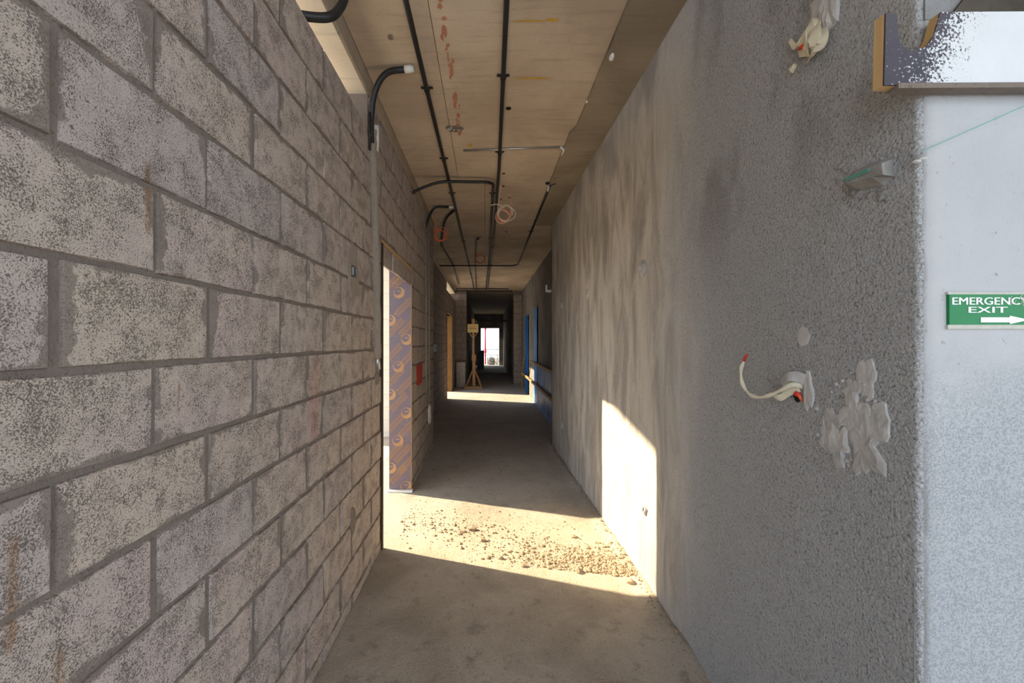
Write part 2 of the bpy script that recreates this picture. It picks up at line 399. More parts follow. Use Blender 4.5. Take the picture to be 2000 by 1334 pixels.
def block(parent, y0, y1, z0, z1, x, mat, facing=1, deep=0.013, axis='y', proud=0.0):
    """one masonry unit: chamfered, slightly irregular front on the wall plane x (or on plane y when axis is 'x')"""
    hy, hz = (y1-y0)/2, (z1-z0)/2; c = Vector((0, (y0+y1)/2, (z0+z1)/2))
    per = []
    for k in range(4): per.append((-hy+2*hy*k/4, -hz))
    for k in range(2): per.append((hy, -hz+2*hz*k/2))
    for k in range(4): per.append((hy-2*hy*k/4, hz))
    for k in range(2): per.append((-hy, hz-2*hz*k/2))
    n = len(per); fr = []; bk = []
    for (a, b) in per:
        j = random.uniform(0.0015, 0.0055)
        fa = a*(1-j/hy) if abs(abs(a)-hy) < 1e-6 else a
        fb = b*(1-j/hz) if abs(abs(b)-hz) < 1e-6 else b
        fr.append((proud+random.uniform(-0.0008, 0.0008), fa, fb)); bk.append((-deep, a, b))
    if axis == 'y':
        vv = [(facing*p, q, r) for p, q, r in fr+bk]; org = Vector((x, c.y, c.z))
    else:
        vv = [(q, -facing*p, r) for p, q, r in fr+bk]; org = Vector((c.y, x, c.z))
    ff = [tuple(range(n))] + [(i, (i+1) % n, n+(i+1) % n, n+i) for i in range(n)]
    ob = fixn(mesh('block', [Vector(v)+org for v in vv], ff, mat, parent, origin=org))
    if axis != 'y':      # the material measures along local y: keep a wide value there
        ob['half'] = (0.5, hz, 0.0)
    else: ob['half'] = (hy, hz, 0.0)
    return ob

# ================================================================== SETTING
# ---- floor
def heightf(x, y):
    h = 0.004*mn.noise(Vector((x*2.1, y*2.1, 0))) + 0.002*mn.noise(Vector((x*9, y*9, 3)))
    if 1.9 < y < 6.4:
        d = xr(y)-x                                    # droppings heaped along the foot of the render
        if d > -0.02: h += 0.034*math.exp(-(max(d, 0)/0.065)**2)*(0.35+1.5*abs(mn.noise(Vector((x*11, y*11, 5)))))
    return h
xs = [-1.34, -1.2, -1.0, -0.8] + [-0.75+0.05*i for i in range(32)] + [0.84, 0.87, 0.90, 0.93, 0.96, 0.99, 1.02, 1.05, 1.10, 1.2, 1.3, 2.4, 3.6, 5.0]
xs = sorted(xs); ys = [-4.0, -2.5, -1.0, 0.0] + [0.5+0.06*i for i in range(110)] + [7.3+0.35*i for i in range(20)] + [15, 17, 19, 21, 23, 25, 28, 34]
fv = [(x, y, heightf(x, y)) for y in ys for x in xs]; nx = len(xs)
ff = [(j*nx+i, j*nx+i+1, (j+1)*nx+i+1, (j+1)*nx+i) for j in range(len(ys)-1) for i in range(nx-1)]
floor = struct(mesh('floor', fv, ff, FLOOR, smooth=True), 'rough grey brown concrete floor with spilled sand by the doorway', 'floor')
terr = struct(G().box((-14, -4, -0.2), (-1.34, 34, -0.003)).build('floor_terrace', TERR), 'pale concrete terrace floor beyond the left doorway', 'floor')

# ---- left block wall with its doorway
D0, D1, DH = 2.985, 4.16, 2.30
TH = 0.22
g = G().box((XL-TH, -0.86, 0), (XL-0.007, D0, 2.965)).box((XL-TH, 2.66, 2.965), (XL-0.007, D0, 3.215)) \
       .box((XL-TH, D0, DH), (XL-0.007, D1, 3.215)).box((XL-TH, D1, 0), (XL-0.007, 5.94, 3.215)).box((XL2-TH, 5.72, 0), (XL-TH, 5.94, 3.215))
wall_left = struct(g.build('wall_left', MORTAR), 'left corridor wall of pale concrete blocks with grey mortar', 'wall')
joints = [0.0, 0.08, 0.285, 0.49, 0.695, 0.90, 1.103, 1.305, 1.505, 1.718, 1.925, 2.14, 2.345, 2.555, 2.765, 2.975, 3.205]
def course(parent, row, spans, x, mat, phase):
    z0, z1 = joints[row], joints[row+1]
    for (a, b) in spans:
        y = a; k = math.floor((a-phase)/0.40)
        while y < b-0.02:
            k += 1; e = min(phase+0.40*k, b)
            if e - y < 0.05 and e < b: y = y; continue
            jl = random.choice((0.004, 0.005, 0.006, 0.010, 0.013)) if y > a+1e-6 else 0.003
            jr = random.choice((0.004, 0.005, 0.006, 0.008)) if e < b-1e-6 else 0.002
            jb = random.uniform(0.003, 0.007)
            if e-y-jl-jr > 0.03:
                block(parent, y+jl, e-jr, z0+jb, z1-random.uniform(0.003, 0.007), x, mat, 1, proud=random.uniform(-0.002, 0.003))
            y = e
for r in range(len(joints)-1):
    z0, z1 = joints[r], joints[r+1]; zm = (z0+z1)/2
    ph = 0.147 if r % 2 == 1 else 0.325
    if r == 15: sp = [(2.665, 5.94)]
    elif zm < DH-0.08: sp = [(-0.85, D0-0.012), (D1+0.012, 5.94)]
    else: sp = [(-0.85, 5.94)]
    if r == 10:                                         # the course cut by the door head
        sp = [(-0.85, D0-0.012), (D1+0.012, 5.94)]
    course(wall_left, r, sp, XL, BLOCK, ph)
# cut strip between door head and the next joint
block(wall_left, D0+0.004, 3.54, DH+0.022, 2.340, XL, BLOCK); block(wall_left, 3.55, D1-0.004, DH+0.022, 2.340, XL, BLOCK)

# ---- left wall further on (set back), second doorway, end pier
E0, E1 = 10.84, 12.45
g = G().box((XL2-TH, 5.94, 0), (XL2-0.007, E0, 3.215)).box((XL2-TH, E0, 2.36), (XL2-0.007, E1, 2.975)).box((XL2-TH, E1, 0), (XL2-0.007, 14.2, 2.975))
wall_l2 = struct(g.build('wall_left_rear', MORTAR), 'set back block wall further along the left side', 'wall')
for r in range(len(joints)-1):
    zm = (joints[r]+joints[r+1])/2
    sp = [(5.98, E0-0.01), (E1+0.01, 13.75)] if zm < 2.36 else [(5.98, 13.75)] if zm < 2.98 else [(5.98, E0)]
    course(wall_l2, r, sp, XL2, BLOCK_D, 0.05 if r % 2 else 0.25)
pier = struct(G().box((XL2-TH, 13.807, 0), (-0.69, 14.4, CZ)).build('wall_pier_left', MORTAR), 'dark block pier closing the left side beyond the wooden stand', 'wall')
pier2 = struct(G().box((0.97, 14.107, 0), (XR2+0.3, 14.6, CZ)).build('wall_pier_right', MORTAR), 'block pier at the right end of the corridor', 'wall')
for r in range(len(joints)-1):
    z0, z1 = joints[r]+0.005, joints[r+1]-0.005
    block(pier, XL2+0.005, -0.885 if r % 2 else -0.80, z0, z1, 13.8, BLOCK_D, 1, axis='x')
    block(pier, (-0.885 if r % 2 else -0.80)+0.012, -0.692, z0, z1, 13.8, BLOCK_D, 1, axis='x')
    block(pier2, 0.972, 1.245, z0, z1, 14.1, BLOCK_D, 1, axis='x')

# ---- right rendered wall, corner, white return wall
def wallstrip(name, mat, y0, y1, n, z1, label):
    v = []; f = []
    nz = 30
    for i in range(n+1):
        y = y0+0.0018*i if i < 8 else y0+0.0126+(y1-y0-0.0126)*(i-7)/(n-7)
        for j in range(nz+1):
            z = z1*j/nz
            b = 0.004*mn.noise(Vector((y*1.3, z*1.3, 9))) + 0.0025*mn.noise(Vector((y*5, z*5, 2)))
            q = max(0.0, 0.012-(y-y0)); b += 0.012-math.sqrt(max(0.0, 0.012**2-q*q))     # rounded arris
            v.append((xr(y)+b, y, z))
    for i in range(n):
        for j in range(nz): a = i*(nz+1)+j; f.append((a, a+1, a+nz+2, a+nz+1))
    k = len(v)
    v += [(xr(y0)+0.012, y0, 0), (1.35, y0, 0), (1.35, y0, z1), (xr(y0)+0.012, y0, z1), (1.35, y1, 0), (1.35, y1, z1), (xr(y1), y1, 0), (xr(y1), y1, z1)]
    f += [(k+1, k+4, k+5, k+2), (k+6, k+4, k+5, k+7)]
    return struct(mesh(name, v, f, mat, smooth=True), label, 'wall')
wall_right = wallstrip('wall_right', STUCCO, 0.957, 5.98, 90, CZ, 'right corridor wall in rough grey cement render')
v = []; f = []
for i in range(31):
    for j in range(41):
        x = 1.040+(3.4-1.040)*(i/30)**1.5; z = 2.33*j/40
        v.append((x, 0.9545+(0.014 if i == 0 else 0)+0.0015*mn.noise(Vector((x*6, z*6, 1))), z))
for i in range(30):
    for j in range(40): a = i*41+j; f.append((a, a+41, a+42, a+1))
k = len(v); v += [(1.07, 1.15, 0), (3.4, 1.15, 0), (3.4, 1.15, 2.33), (1.07, 1.15, 2.33)]; f += [(k, k+1, k+2, k+3), (40, 40+30*41, k+2, k+3)]
wall_ret = struct(mesh('wall_front_right', v, f, WHITE, smooth=True), 'rough white painted wall facing the camera at the right corner', 'wall')
g = G().add([(1.10,0.945,2.33),(3.4,0.945,2.33),(3.4,0.945,CZ),(1.30,0.945,CZ),(1.17,0.945,2.42),(1.10,1.2,2.33),(3.4,1.2,2.33),(3.4,1.2,CZ),(1.30,1.2,CZ),(1.17,1.2,2.42)],
            [(0,1,2,3,4),(9,8,7,6,5),(0,5,6,1),(1,6,7,2),(2,7,8,3),(3,8,9,4),(4,9,5,0)])
struct(g.build('trim_1', LINTEL), 'dark brown concrete lintel above the paint spattered board', 'lintel')
g = G().add([(1.050,0.953,2.33),(1.115,0.953,2.33),(1.185,0.953,2.42),(1.32,0.953,CZ),(1.050,0.953,CZ),(1.050,1.1,2.33),(1.115,1.1,2.33),(1.185,1.1,2.42),(1.32,1.1,CZ),(1.050,1.1,CZ)],
            [(0,1,2,3,4),(9,8,7,6,5),(0,5,6,1),(1,6,7,2),(2,7,8,3),(3,8,9,4),(4,9,5,0)])
struct(g.build('trim_2', GREYR), 'grey render lapping over the lintel end at the corner', 'render')

# ---- right wall beyond
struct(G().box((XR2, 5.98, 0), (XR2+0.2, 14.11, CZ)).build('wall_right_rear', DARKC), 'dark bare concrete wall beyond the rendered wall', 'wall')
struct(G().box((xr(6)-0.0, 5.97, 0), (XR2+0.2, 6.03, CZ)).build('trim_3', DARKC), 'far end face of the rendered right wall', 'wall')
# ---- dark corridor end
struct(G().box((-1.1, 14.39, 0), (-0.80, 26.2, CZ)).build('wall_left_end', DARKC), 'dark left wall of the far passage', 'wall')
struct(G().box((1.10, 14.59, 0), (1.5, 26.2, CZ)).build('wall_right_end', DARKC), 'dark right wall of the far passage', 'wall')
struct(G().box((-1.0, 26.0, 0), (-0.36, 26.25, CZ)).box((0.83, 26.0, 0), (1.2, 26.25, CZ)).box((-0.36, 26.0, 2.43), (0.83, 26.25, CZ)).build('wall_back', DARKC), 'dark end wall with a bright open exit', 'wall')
fr = thing('door_3', (0, 19.3, 0), 'pale grey door frame standing across the far dark passage', 'door frame'); fr['kind'] = 'structure'
G().box((0.985, 19.25, 0), (1.098, 19.4, 2.5)).build('jamb', BEAM, fr); G().box((-0.55, 19.2, 0.004), (0.984, 19.5, 0.07)).build('threshold', BEAM, fr)
G().box((-0.80, 19.25, 2.52), (1.098, 19.4, 2.62)).build('head', DARKC, fr)

# ---- ceiling slab, formwork panels, side bands, beam over the left wall
ceil = struct(G().box((XL, -1.5, CZ+0.012), (1.40, 5.97, CZ+0.3)).box((XL2-0.01, 5.97, CZ+0.012), (1.40, 14.35, CZ+0.3)).box((-1.35, 14.35, CZ+0.012), (1.50, 26.2, CZ+0.3)).build('ceiling', SLAB_D), 'tan concrete slab soffit with formwork seams', 'ceiling')
struct(G().box((1.40, -1.5, CZ+0.012), (4.2, 1.3, CZ+0.3)).build('ceiling_lobby', SLAB_D), 'slab over the lobby beside the corridor', 'ceiling')
def panel(x0, x1, y0, y1, mat, dz=0.0):
    g = G(); e = 0.003; z = CZ+dz; a = [random.uniform(-0.003, 0.003) for _ in range(4)]
    lo = [(x0+e, y0+e, z+a[0]), (x1-e, y0+e, z+a[1]), (x1-e, y1-e, z+a[2]), (x0+e, y1-e, z+a[3])]
    up = [(x, y, CZ+0.02) for x, y, _ in [(x0, y0, 0), (x1, y0, 0), (x1, y1, 0), (x0, y1, 0)]]
    g.add(lo+up, [(3, 2, 1, 0), (0, 1, 5, 4), (1, 2, 6, 5), (2, 3, 7, 6), (3, 0, 4, 7)])
    return g.build('ceiling_panel', mat, ceil)
yy = [-1.5,  1.22, 3.64, 4.35, 6.05, 7.3, 8.6, 9.8, 11.0, 12.3, 14.0]
for i in range(len(yy)-1):
    a, b = yy[i], yy[i+1]
    if b < 6: panel(XL, -0.305, a, b, SLAB, random.uniform(0, 0.004)); panel(-0.305, 0.74, a, b, SLAB)
    else: panel(XL2 if a > 6 else XL, -0.02, a, b, SLAB, random.uniform(0, 0.004)); panel(-0.02, XR2, a, b, SLAB)
# lower unstripped band along the right, with a ragged inner edge
v = []; f = []; N = 60; Y0, Y1 = -1.5, 6.0
for i in range(N+1):
    y = Y0+(Y1-Y0)*i/N; x = 0.735+0.012*mn.noise(Vector((y*9, 0, 0)))
    if y > 3.35: x = 0.70+0.008*mn.noise(Vector((y*9, 4, 0)))
    v += [(x, y, CZ-0.030), (1.06, y, CZ-0.034), (x+0.004, y, CZ+0.02), (1.06, y, CZ+0.02)]
for i in range(N):
    a = 4*i; f += [(a, a+4, a+5, a+1), (a+2, a+6, a+4, a)]
f += [(0, 1, 3, 2), (4*N+2, 4*N+3, 4*N+1, 4*N)]
struct(fixn(mesh('trim_4', v, f, SLAB_D)), 'dark lower concrete band running along the right of the ceiling', 'ceiling band')
v = []; f = []
N = 90
for i in range(N+1):
    y = -0.86+(5.98+0.86)*i/N; dz = 0.012*mn.noise(Vector((y*6, 1, 0))) + (0.012*mn.noise(Vector((y*19, 1, 3))))
    v += [(XL, y, CZ+0.01), (XL+0.002, y, 3.222+dz*(1 if y < 2.7 else 0.3)), (XL-0.012, y, 3.213)]
for i in range(N): a = 3*i; f += [(a, a+3, a+4, a+1), (a+1, a+4, a+5, a+2)]
bf = struct(fixn(mesh('trim_5', v, f, BEAM)), 'grey side of the concrete beam above the block wall', 'beam')
# slab and beam soffit on the outer side; unseen outer edge cut slantwise to shape the sun patch
edge = [(XL-0.010, -0.86), (-3.4, -0.86), (-3.37, 2.0), (-2.80, 3.70), (-2.47, 4.68), (-2.40, 9.0), (-2.28, 11.45), (-2.2, 13.0), (-2.2, 14.3), (XL2-0.010, 14.3), (XL2-0.010, 5.97), (XL-0.010, 5.97)]
n = len(edge); v = [(x, y, 3.215) for x, y in edge]+[(x, y, 3.6) for x, y in edge]
struct(fixn(mesh('ceiling_terrace', v, [tuple(range(n)), tuple(range(n, 2*n))]+[(i, (i+1) % n, n+(i+1) % n, n+i) for i in range(n)], SOFFIT)), 'pale soffit seen through the gap above the block wall', 'ceiling')
# block wall in the bright space outside
wo = struct(G().box((-3.2, 6.51, 0), (-1.305, 6.72, 3.2)).build('wall_terrace', OUT), 'sunlit white block wall seen through the doorway', 'wall')
for r in range(1, 16):
    k = 0
    for c0 in ([-1.70, -2.10, -2.50] if r % 2 else [-1.90, -2.30]):
        block(wo, c0, c0+0.385, joints[r]+0.006, joints[r+1]-0.006, 6.5, OUT, 1, axis='x')

# ---- doorway lining in film-faced plywood
door = thing('door_1', (XL, D0, 0), 'left doorway lined with printed film faced plywood', 'doorway'); door['kind'] = 'structure'
jn = G().box((XL-TH-0.004, D0, 0), (XL+0.006, D0+0.018, DH)).build('jamb_lining', DARKW, door)
G().box((XL-0.012, D0-0.012, 0.0), (XL+0.010, D0+0.022, DH)).build('edge_strip', DARKW, door)
jf = G().box((XL-TH-0.004, D1-0.018, 0.022), (XL+0.004, D1, DH)).build('jamb_lining', FILM, door)
G().box((XL+0.0045, D1-0.019, 0.022), (XL+0.008, D1-0.001, DH)).build('edge_strip', PLYEDGE, door)
G().box((XL-TH-0.02, D1-0.05, 0.0), (XL+0.02, D1+0.01, 0.021)).build('foot_board', PLASTER, door)
hd = G().box((XL-TH-0.004, D0-0.012, DH), (XL+0.004, D1+0.012, DH+0.018)).build('head_lining', WOODH, door)
G().box((XL+0.0045, D0-0.014, DH-0.001), (XL+0.010, D1+0.014, DH+0.019)).build('edge_strip', PLYEDGE, door)
# printed roundels and worn, unreadable lettering on the lining: thin print, clipped to the board
def clip_print(g, lo, hi):
    bm = bmesh.new(); vs = [bm.verts.new(p) for p in g.v]
    for q in g.f: bm.faces.new([vs[i] for i in q])
    for co, no in (((lo[0], 0, 0), (-1, 0, 0)), ((hi[0], 0, 0), (1, 0, 0)), ((0, 0, lo[1]), (0, 0, -1)), ((0, 0, hi[1]), (0, 0, 1))):
        bmesh.ops.bisect_plane(bm, geom=bm.verts[:]+bm.edges[:]+bm.faces[:], plane_co=co, plane_no=no, clear_outer=True)
    bm.verts.index_update(); out = G(); out.add([v.co.copy() for v in bm.verts], [tuple(v.index for v in f.verts) for f in bm.faces]); bm.free(); return out
yp = D1-0.0188; lo, hi = (XL-TH, 0.03), (XL+0.002, DH-0.004)
PK = [0]
def printed(g):
    PK[0] += 1
    for q in g.v: q.y -= 0.00012*PK[0]
    g = clip_print(g, lo, hi)
    if g.f: mesh('print', g.v, g.f, PRINT, jf)
rnd = random.Random(3)
for (px, py) in ((780, 571), (763, 625), (795, 662), (779, 715), (763, 769), (795, 805), (778, 859), (764, 912), (794, 948)):
    c = at(px, py, D1); g = G(); R = 0.058
    N = 20                                                # crescent: heavy at the lower right, thin at the upper left
    for i in range(N):
        for (a0, a1) in ((2*math.pi*i/N, 2*math.pi*(i+1)/N),):
            q = []
            for a in (a0, a1):
                t = 0.5+0.5*math.cos(a+0.8)
                ri = R*(0.95-0.52*t); q.append(((c.x+R*math.cos(a), yp, c.z+R*math.sin(a)), (c.x+ri*math.cos(a)-0.004*t, yp, c.z+ri*math.sin(a)+0.006*t)))
            g.add([q[0][0], q[1][0], q[1][1], q[0][1]], [(0, 1, 2, 3)])
    g.add([(c.x-0.018, yp, c.z+0.012), (c.x+0.022, yp, c.z+0.010), (c.x+0.020, yp, c.z+0.019), (c.x-0.02, yp, c.z+0.021)], [(0, 1, 2, 3)])
    printed(g)
ca, sa = math.cos(math.radians(46)), math.sin(math.radians(46))
for (px, py) in ((765, 555), (785, 545), (790, 600), (775, 640), (797, 640), (770, 690), (797, 700), (775, 735), (793, 752), (780, 785), (775, 825), (797, 835), (788, 885), (772, 880), (780, 925), (795, 905)):
    c = at(px, py, D1); g = G()
    for row, hgt in ((0.012, 0.026), (-0.026, 0.030)):
        s = -0.11
        while s < 0.11:
            wl = rnd.uniform(0.016, 0.022)
            strokes = [(0, 0, 0.0035, 1), (wl-0.0075, 0, wl-0.004, 1)]
            strokes += rnd.choice(([(0, 0.42, wl-0.004, 0.58)], [(0, 0.85, wl-0.004, 1)], [(0, 0, wl-0.004, 0.16), (0, 0.84, wl-0.004, 1)]))
            for si, (u0, w0, u1, w1) in enumerate(strokes):
                P = []
                for (u, ww) in ((u0, w0), (u1, w0), (u1, w1), (u0, w1)):
                    a, b = s+u, row+ww*hgt; P.append((c.x+a*ca-b*sa, yp-0.0003-0.00003*(si > 1), c.z+a*sa+b*ca))
                g.add(P, [(0, 1, 2, 3)])
            s += wl+0.002
    printed(g)
# ---- second doorway, ochre plywood
d2 = thing('door_2', (XL2, E0, 0), 'far left doorway lined with ochre plywood', 'doorway'); d2['kind'] = 'structure'
G().box((XL2-TH, E1-0.02, 0), (XL2+0.012, E1, 2.36)).build('jamb_lining', GOLDW, d2); G().box((XL2-TH, E0, 0), (XL2+0.012, E0+0.02, 2.36)).build('jamb_lining', GOLDW, d2)
G().box((XL2-TH, E0-0.01, 2.36), (XL2+0.012, E1+0.01, 2.38)).build('head_lining', GOLDW, d2)

# ---- paint, seams and holes that belong to the shell (thin flats with an outline of their own)
def blot(name, c, u, v_, ru, rv, mat, parent, seed, n=16, th=0.0015, jag=0.25):
    """irregular thin patch centred at c, spanned by u and v_"""
    u, v_ = Vector(u).normalized(), Vector(v_).normalized(); nn = u.cross(v_); P = []
    for (sc, h) in ((1.0, -th*0.6), (0.90, th*0.75), (0.66, th), (0.33, th*0.85)):
        for i in range(n):
            a = 2*math.pi*i/n; k = 1+jag*mn.noise(Vector((math.cos(a)*1.6+seed, math.sin(a)*1.6, seed*1.7)))*1.6
            k *= sc; hh = h*(1+0.5*mn.noise(Vector((math.cos(a)*3*sc, math.sin(a)*3*sc, seed)))) if th > 0.003 else h
            P.append(Vector(c)+u*ru*k*math.cos(a)+v_*rv*k*math.sin(a)+nn*hh*FLIP)
    F_ = [tuple(range(3*n, 4*n)), tuple(reversed(range(n)))]
    for q in range(3): F_ += [(q*n+i, q*n+(i+1) % n, (q+1)*n+(i+1) % n, (q+1)*n+i) for i in range(n)]
    return fixn(mesh(name, P, F_, mat, parent))
FLIP = 1.0
EX, EY, EZ = Vector((1, 0, 0)), Vector((0, 1, 0)), Vector((0, 0, 1))
c = on_left(819, 730); 
rp = random.Random(8); per = [(-1+2*i/6, -1) for i in range(6)]+[(1, -1+2*i/5) for i in range(5)]+[(1-2*i/6, 1) for i in range(6)]+[(-1, 1-2*i/5) for i in range(5)]
per = [(c.y+0.19*(a+rp.uniform(-.1, .1)), c.z+0.115*(b+rp.uniform(-.12, .12))) for a, b in per]; m = len(per)
fixn(mesh('paint_mark', [(XL+0.006, a, b) for a, b in per]+[(XL-0.002, a, b) for a, b in per], [tuple(range(m)), tuple(range(m, 2*m))]+[(i, (i+1) % m, m+(i+1) % m, m+i) for i in range(m)], REDP, wall_left))
FLIP = -1.0
rc = random.Random(5)
for i in range(46):
    y = rc.uniform(1.95, 3.45); x = -0.245+0.016*(y-2)+rc.gauss(0, 0.010)
    if 2.72 < y < 2.85 or 3.05 < y < 3.12: continue
    blot('paint_mark', (x, y, CZ-0.0022-0.00004*i), EX, EY, rc.uniform(.004, .014), rc.uniform(.010, .045), REDF, ceil, i+11, 9, 0.0006, 0.5)
for i, (px, py, ru, rv) in enumerate(((1040, 40, .09, .006), (1080, 39, .035, .012), (1040, 152, .13, .008), (918, 283, .02, .03))):
    p = on_ceil(px, py, CZ-0.002); blot('paint_mark', p, EX, EY, ru, rv, YEL, ceil, i+31, 14, 0.0012, 0.4)
for i, (px, py, r) in enumerate(((993, 211, .021), (984, 338, .018), (983, 363, .015), (996, 385, .02), (978, 388, .014), (989, 452, .022), (984, 462, .016), (938, 462, .02), (1085, 350, .016))):
    p = on_ceil(px, py, CZ-0.003); blot('hole', p, EX, EY, r, r, HOLE, ceil, i+51, 12, 0.001, 0.12)
p = on_ceil(887, 251, CZ-0.004); blot('spalled_patch', p, EX, EY, 0.062, 0.05, MORTAR, ceil, 77, 18, 0.004, 0.35)
for i in range(7): lump('spalled_patch', p+Vector((random.uniform(-.05, .05), random.uniform(-.03, .03), -0.004)), (.012, .012, .008), DAB, 80+i, ceil, 1)
for i, (px, py) in enumerate(((762, 72),)):
    blot('stain', on_ceil(px, py, CZ-0.002), EX, EY, 0.014, 0.022, MORTAR, ceil, i+91, 10, 0.001, 0.4)
FLIP = 1.0

# ================================================================== THINGS
# ---- black conduits under the slab
def conduit(label, pts, r=0.0155, bend=0.12, clips=(), ends=(), couplings=(), group='black conduits under the ceiling'):
    P = bent(pts, bend) if bend else [Vector(p) for p in pts]
    e = thing('conduit', P[0], label, 'conduit', group)
    G().tube(P, r, 10).build('pipe', BLACKP, e, True)
    def along(t):
        L = [0]
        for a, b in zip(P, P[1:]): L.append(L[-1]+(b-a).length)
        d = t*L[-1] if t <= 1 else t
        for i in range(len(P)-1):
            if L[i+1] >= d: q = (d-L[i])/max(1e-6, L[i+1]-L[i]); return P[i].lerp(P[i+1], q), (P[i+1]-P[i]).normalized()
        return P[-1], (P[-1]-P[-2]).normalized()
    for yc in clips:                                   # saddle clip with two ears, screwed to the slab
        for i in range(len(P)-1):
            lo_, hi_ = sorted((P[i].y, P[i+1].y))
            if lo_ <= yc <= hi_ and hi_-lo_ > 0.02:
                q = P[i].lerp(P[i+1], (yc-P[i].y)/(P[i+1].y-P[i].y))
                g = G().tube([q+Vector((0, -.009, 0)), q+Vector((0, .009, 0))], r+0.004, 10)
                g.box((q.x-0.042, q.y-0.009, CZ-0.010), (q.x+0.042, q.y+0.009, CZ-0.004)).box((q.x-r-.003, q.y-.009, q.z), (q.x+r+.003, q.y+.009, CZ-0.005)).build('clip', BLACKP, e); break
    for t in couplings:
        q, d = along(t); G().tube([q-d*0.035, q+d*0.035], r+0.004, 10).build('coupling', BLACKP, e, True)
    for t, m in ends:
        q, d = along(t); s = 1 if t > 0.5 else -1
        G().tube([q-d*s*0.03, q+d*s*0.005, q+d*s*0.03], [r+0.004, r+0.006, r*0.9], 10).build('end_cap', m, e, True)
    return e
ZP = CZ-0.022
conduit('long black conduit left of the ceiling middle, running the corridor', [(-0.413, -1.5, ZP), (-0.415, 2.7, ZP), (-0.405, 6.0, ZP), (-0.40, 9.0, ZP), (-0.42, 13.9, ZP)], bend=0, clips=(2.78, 3.85, 4.75, 7.0, 10.4), couplings=())
conduit('long black conduit right of the ceiling middle, above the pink wire coil', [(0.103, -1.5, ZP), (0.104, 2.0, ZP), (0.128, 4.0, ZP), (0.125, 6.5, ZP), (0.03, 14.0, ZP)], bend=0, clips=(1.35, 2.65, 3.72, 7.4, 9.2))
conduit('black conduit crossing from the left wall and turning along the ceiling', [(XL-0.02, 4.22, 3.12), (-0.70, 4.24, 3.19), (-0.50, 4.28, ZP-0.034), (0.075, 4.30, ZP-0.034), (0.075, 5.0, ZP), (0.060, 8.0, ZP), (-0.03, 14.0, ZP)], bend=0.11, clips=(4.75, 6.8, 9.6))
conduit('thick black conduit bending over the near wall top', [(-1.05, 1.70, 3.005), (-0.80, 1.76, 2.995), (-0.70, 1.80, 3.02), (-0.665, 1.87, 3.15), (-0.64, 1.86, CZ+0.02)], r=0.020, bend=0.10, group='black conduits on the left wall')
conduit('black conduit rising from the wall chase to a rag stopped end', [(XL+0.012, 2.69, 2.90), (XL+0.012, 2.67, 3.02), (-0.745, 2.63, 3.20), (-0.66, 2.585, ZP), (-0.495, 2.565, ZP)], r=0.019, bend=0.13, ends=((1.0, WHITEP),), group='black conduits on the left wall')
conduit('black conduit from the left wall to a white ended stub past the doorway', [(XL-0.01, 5.17, 3.02), (-0.74, 5.18, 3.20), (-0.68, 5.19, ZP), (-0.46, 5.20, ZP)], r=0.016, bend=0.10, ends=((1.0, WHITEP),), clips=())
conduit('black conduit snaking along the far left of the ceiling', [(-0.44, 5.35, ZP), (-0.56, 5.62, ZP), (-0.66, 6.1, ZP), (-0.82, 7.2, ZP), (-0.80, 8.0, ZP), (-0.76, 9.0, ZP), (-0.86, 12.2, ZP)], bend=0.3, couplings=(0.28,))
conduit('black conduit crossing the ceiling wall to wall and returning on the right', [(-1.06, 9.03, ZP-0.034), (0.70, 9.03, ZP-0.034), (0.715, 8.6, ZP), (0.715, 4.45, ZP)], bend=0.16, clips=(4.46, 6.4))
conduit('short black conduit hooked at the ceiling middle above a red loop', [(-0.13, 6.75, CZ-0.022), (-0.145, 6.72, ZP-0.03), (-0.175, 6.9, ZP), (-0.25, 9.0, ZP), (-0.33, 13.0, ZP)], r=0.013, bend=0.05)
for (x0, x1, y, lab) in ((-1.0, 0.75, 13.2, 'thin black pipe crossing the ceiling short of the end piers'), (-0.9, 0.9, 13.75, 'thin black pipe crossing the ceiling right at the end piers')):
    conduit(lab, [(x0, y, ZP), (x1, y+0.1, ZP)], bend=0, clips=())
# stub fixture where the returning conduit starts
e = thing('ceiling_stub', (0.70, 4.40, CZ-0.05), 'small white capped cable stub with black clip at the right ceiling edge', 'cable stub')
G().tube([(0.70, 4.47, CZ-0.035), (0.69, 4.42, CZ-0.05), (0.675, 4.38, CZ-0.12)], [0.012, 0.016, 0.010], 8).build('sleeve', WHITEP, e, True)
G().box((0.66, 4.43, CZ-0.02), (0.79, 4.46, CZ-0.006)).build('clip', BLACKP, e); G().tube([(0.69, 4.40, CZ-0.06), (0.76, 4.37, CZ-0.045)], 0.005, 6).build('wire', BLACKP, e)
# embedded grey pipe in the slab seam
a, b = on_ceil(905, 293, CZ-0.008), on_ceil(1097, 286, CZ-0.008)
e = thing('embedded_pipe', a, 'pale grey pipe half buried in the ceiling seam', 'pipe')
G().tube([a, b], 0.011, 8).build('pipe', GREYM, e, True); G().tube([b+Vector((-.01, 0, 0)), b+Vector((.02, -.01, -.03)), b+Vector((.01, .06, -.05))], [0.014, 0.014, 0.006], 8).build('elbow', WHITEP, e, True)
# chips of concrete hanging at the band edge
for i, (px, py, s, lab) in enumerate(((1195, 110, .022, 'large pale concrete chip at the ceiling band edge'), (1146, 198, .010, 'tiny pale concrete chip further along the ceiling band edge'))):
    p = on_ceil(px, py, CZ-0.034); tag(lump('concrete_chip', p, (s*.7, s*1.4, s*.8), PLASTER, i+5), lab, 'concrete chip')

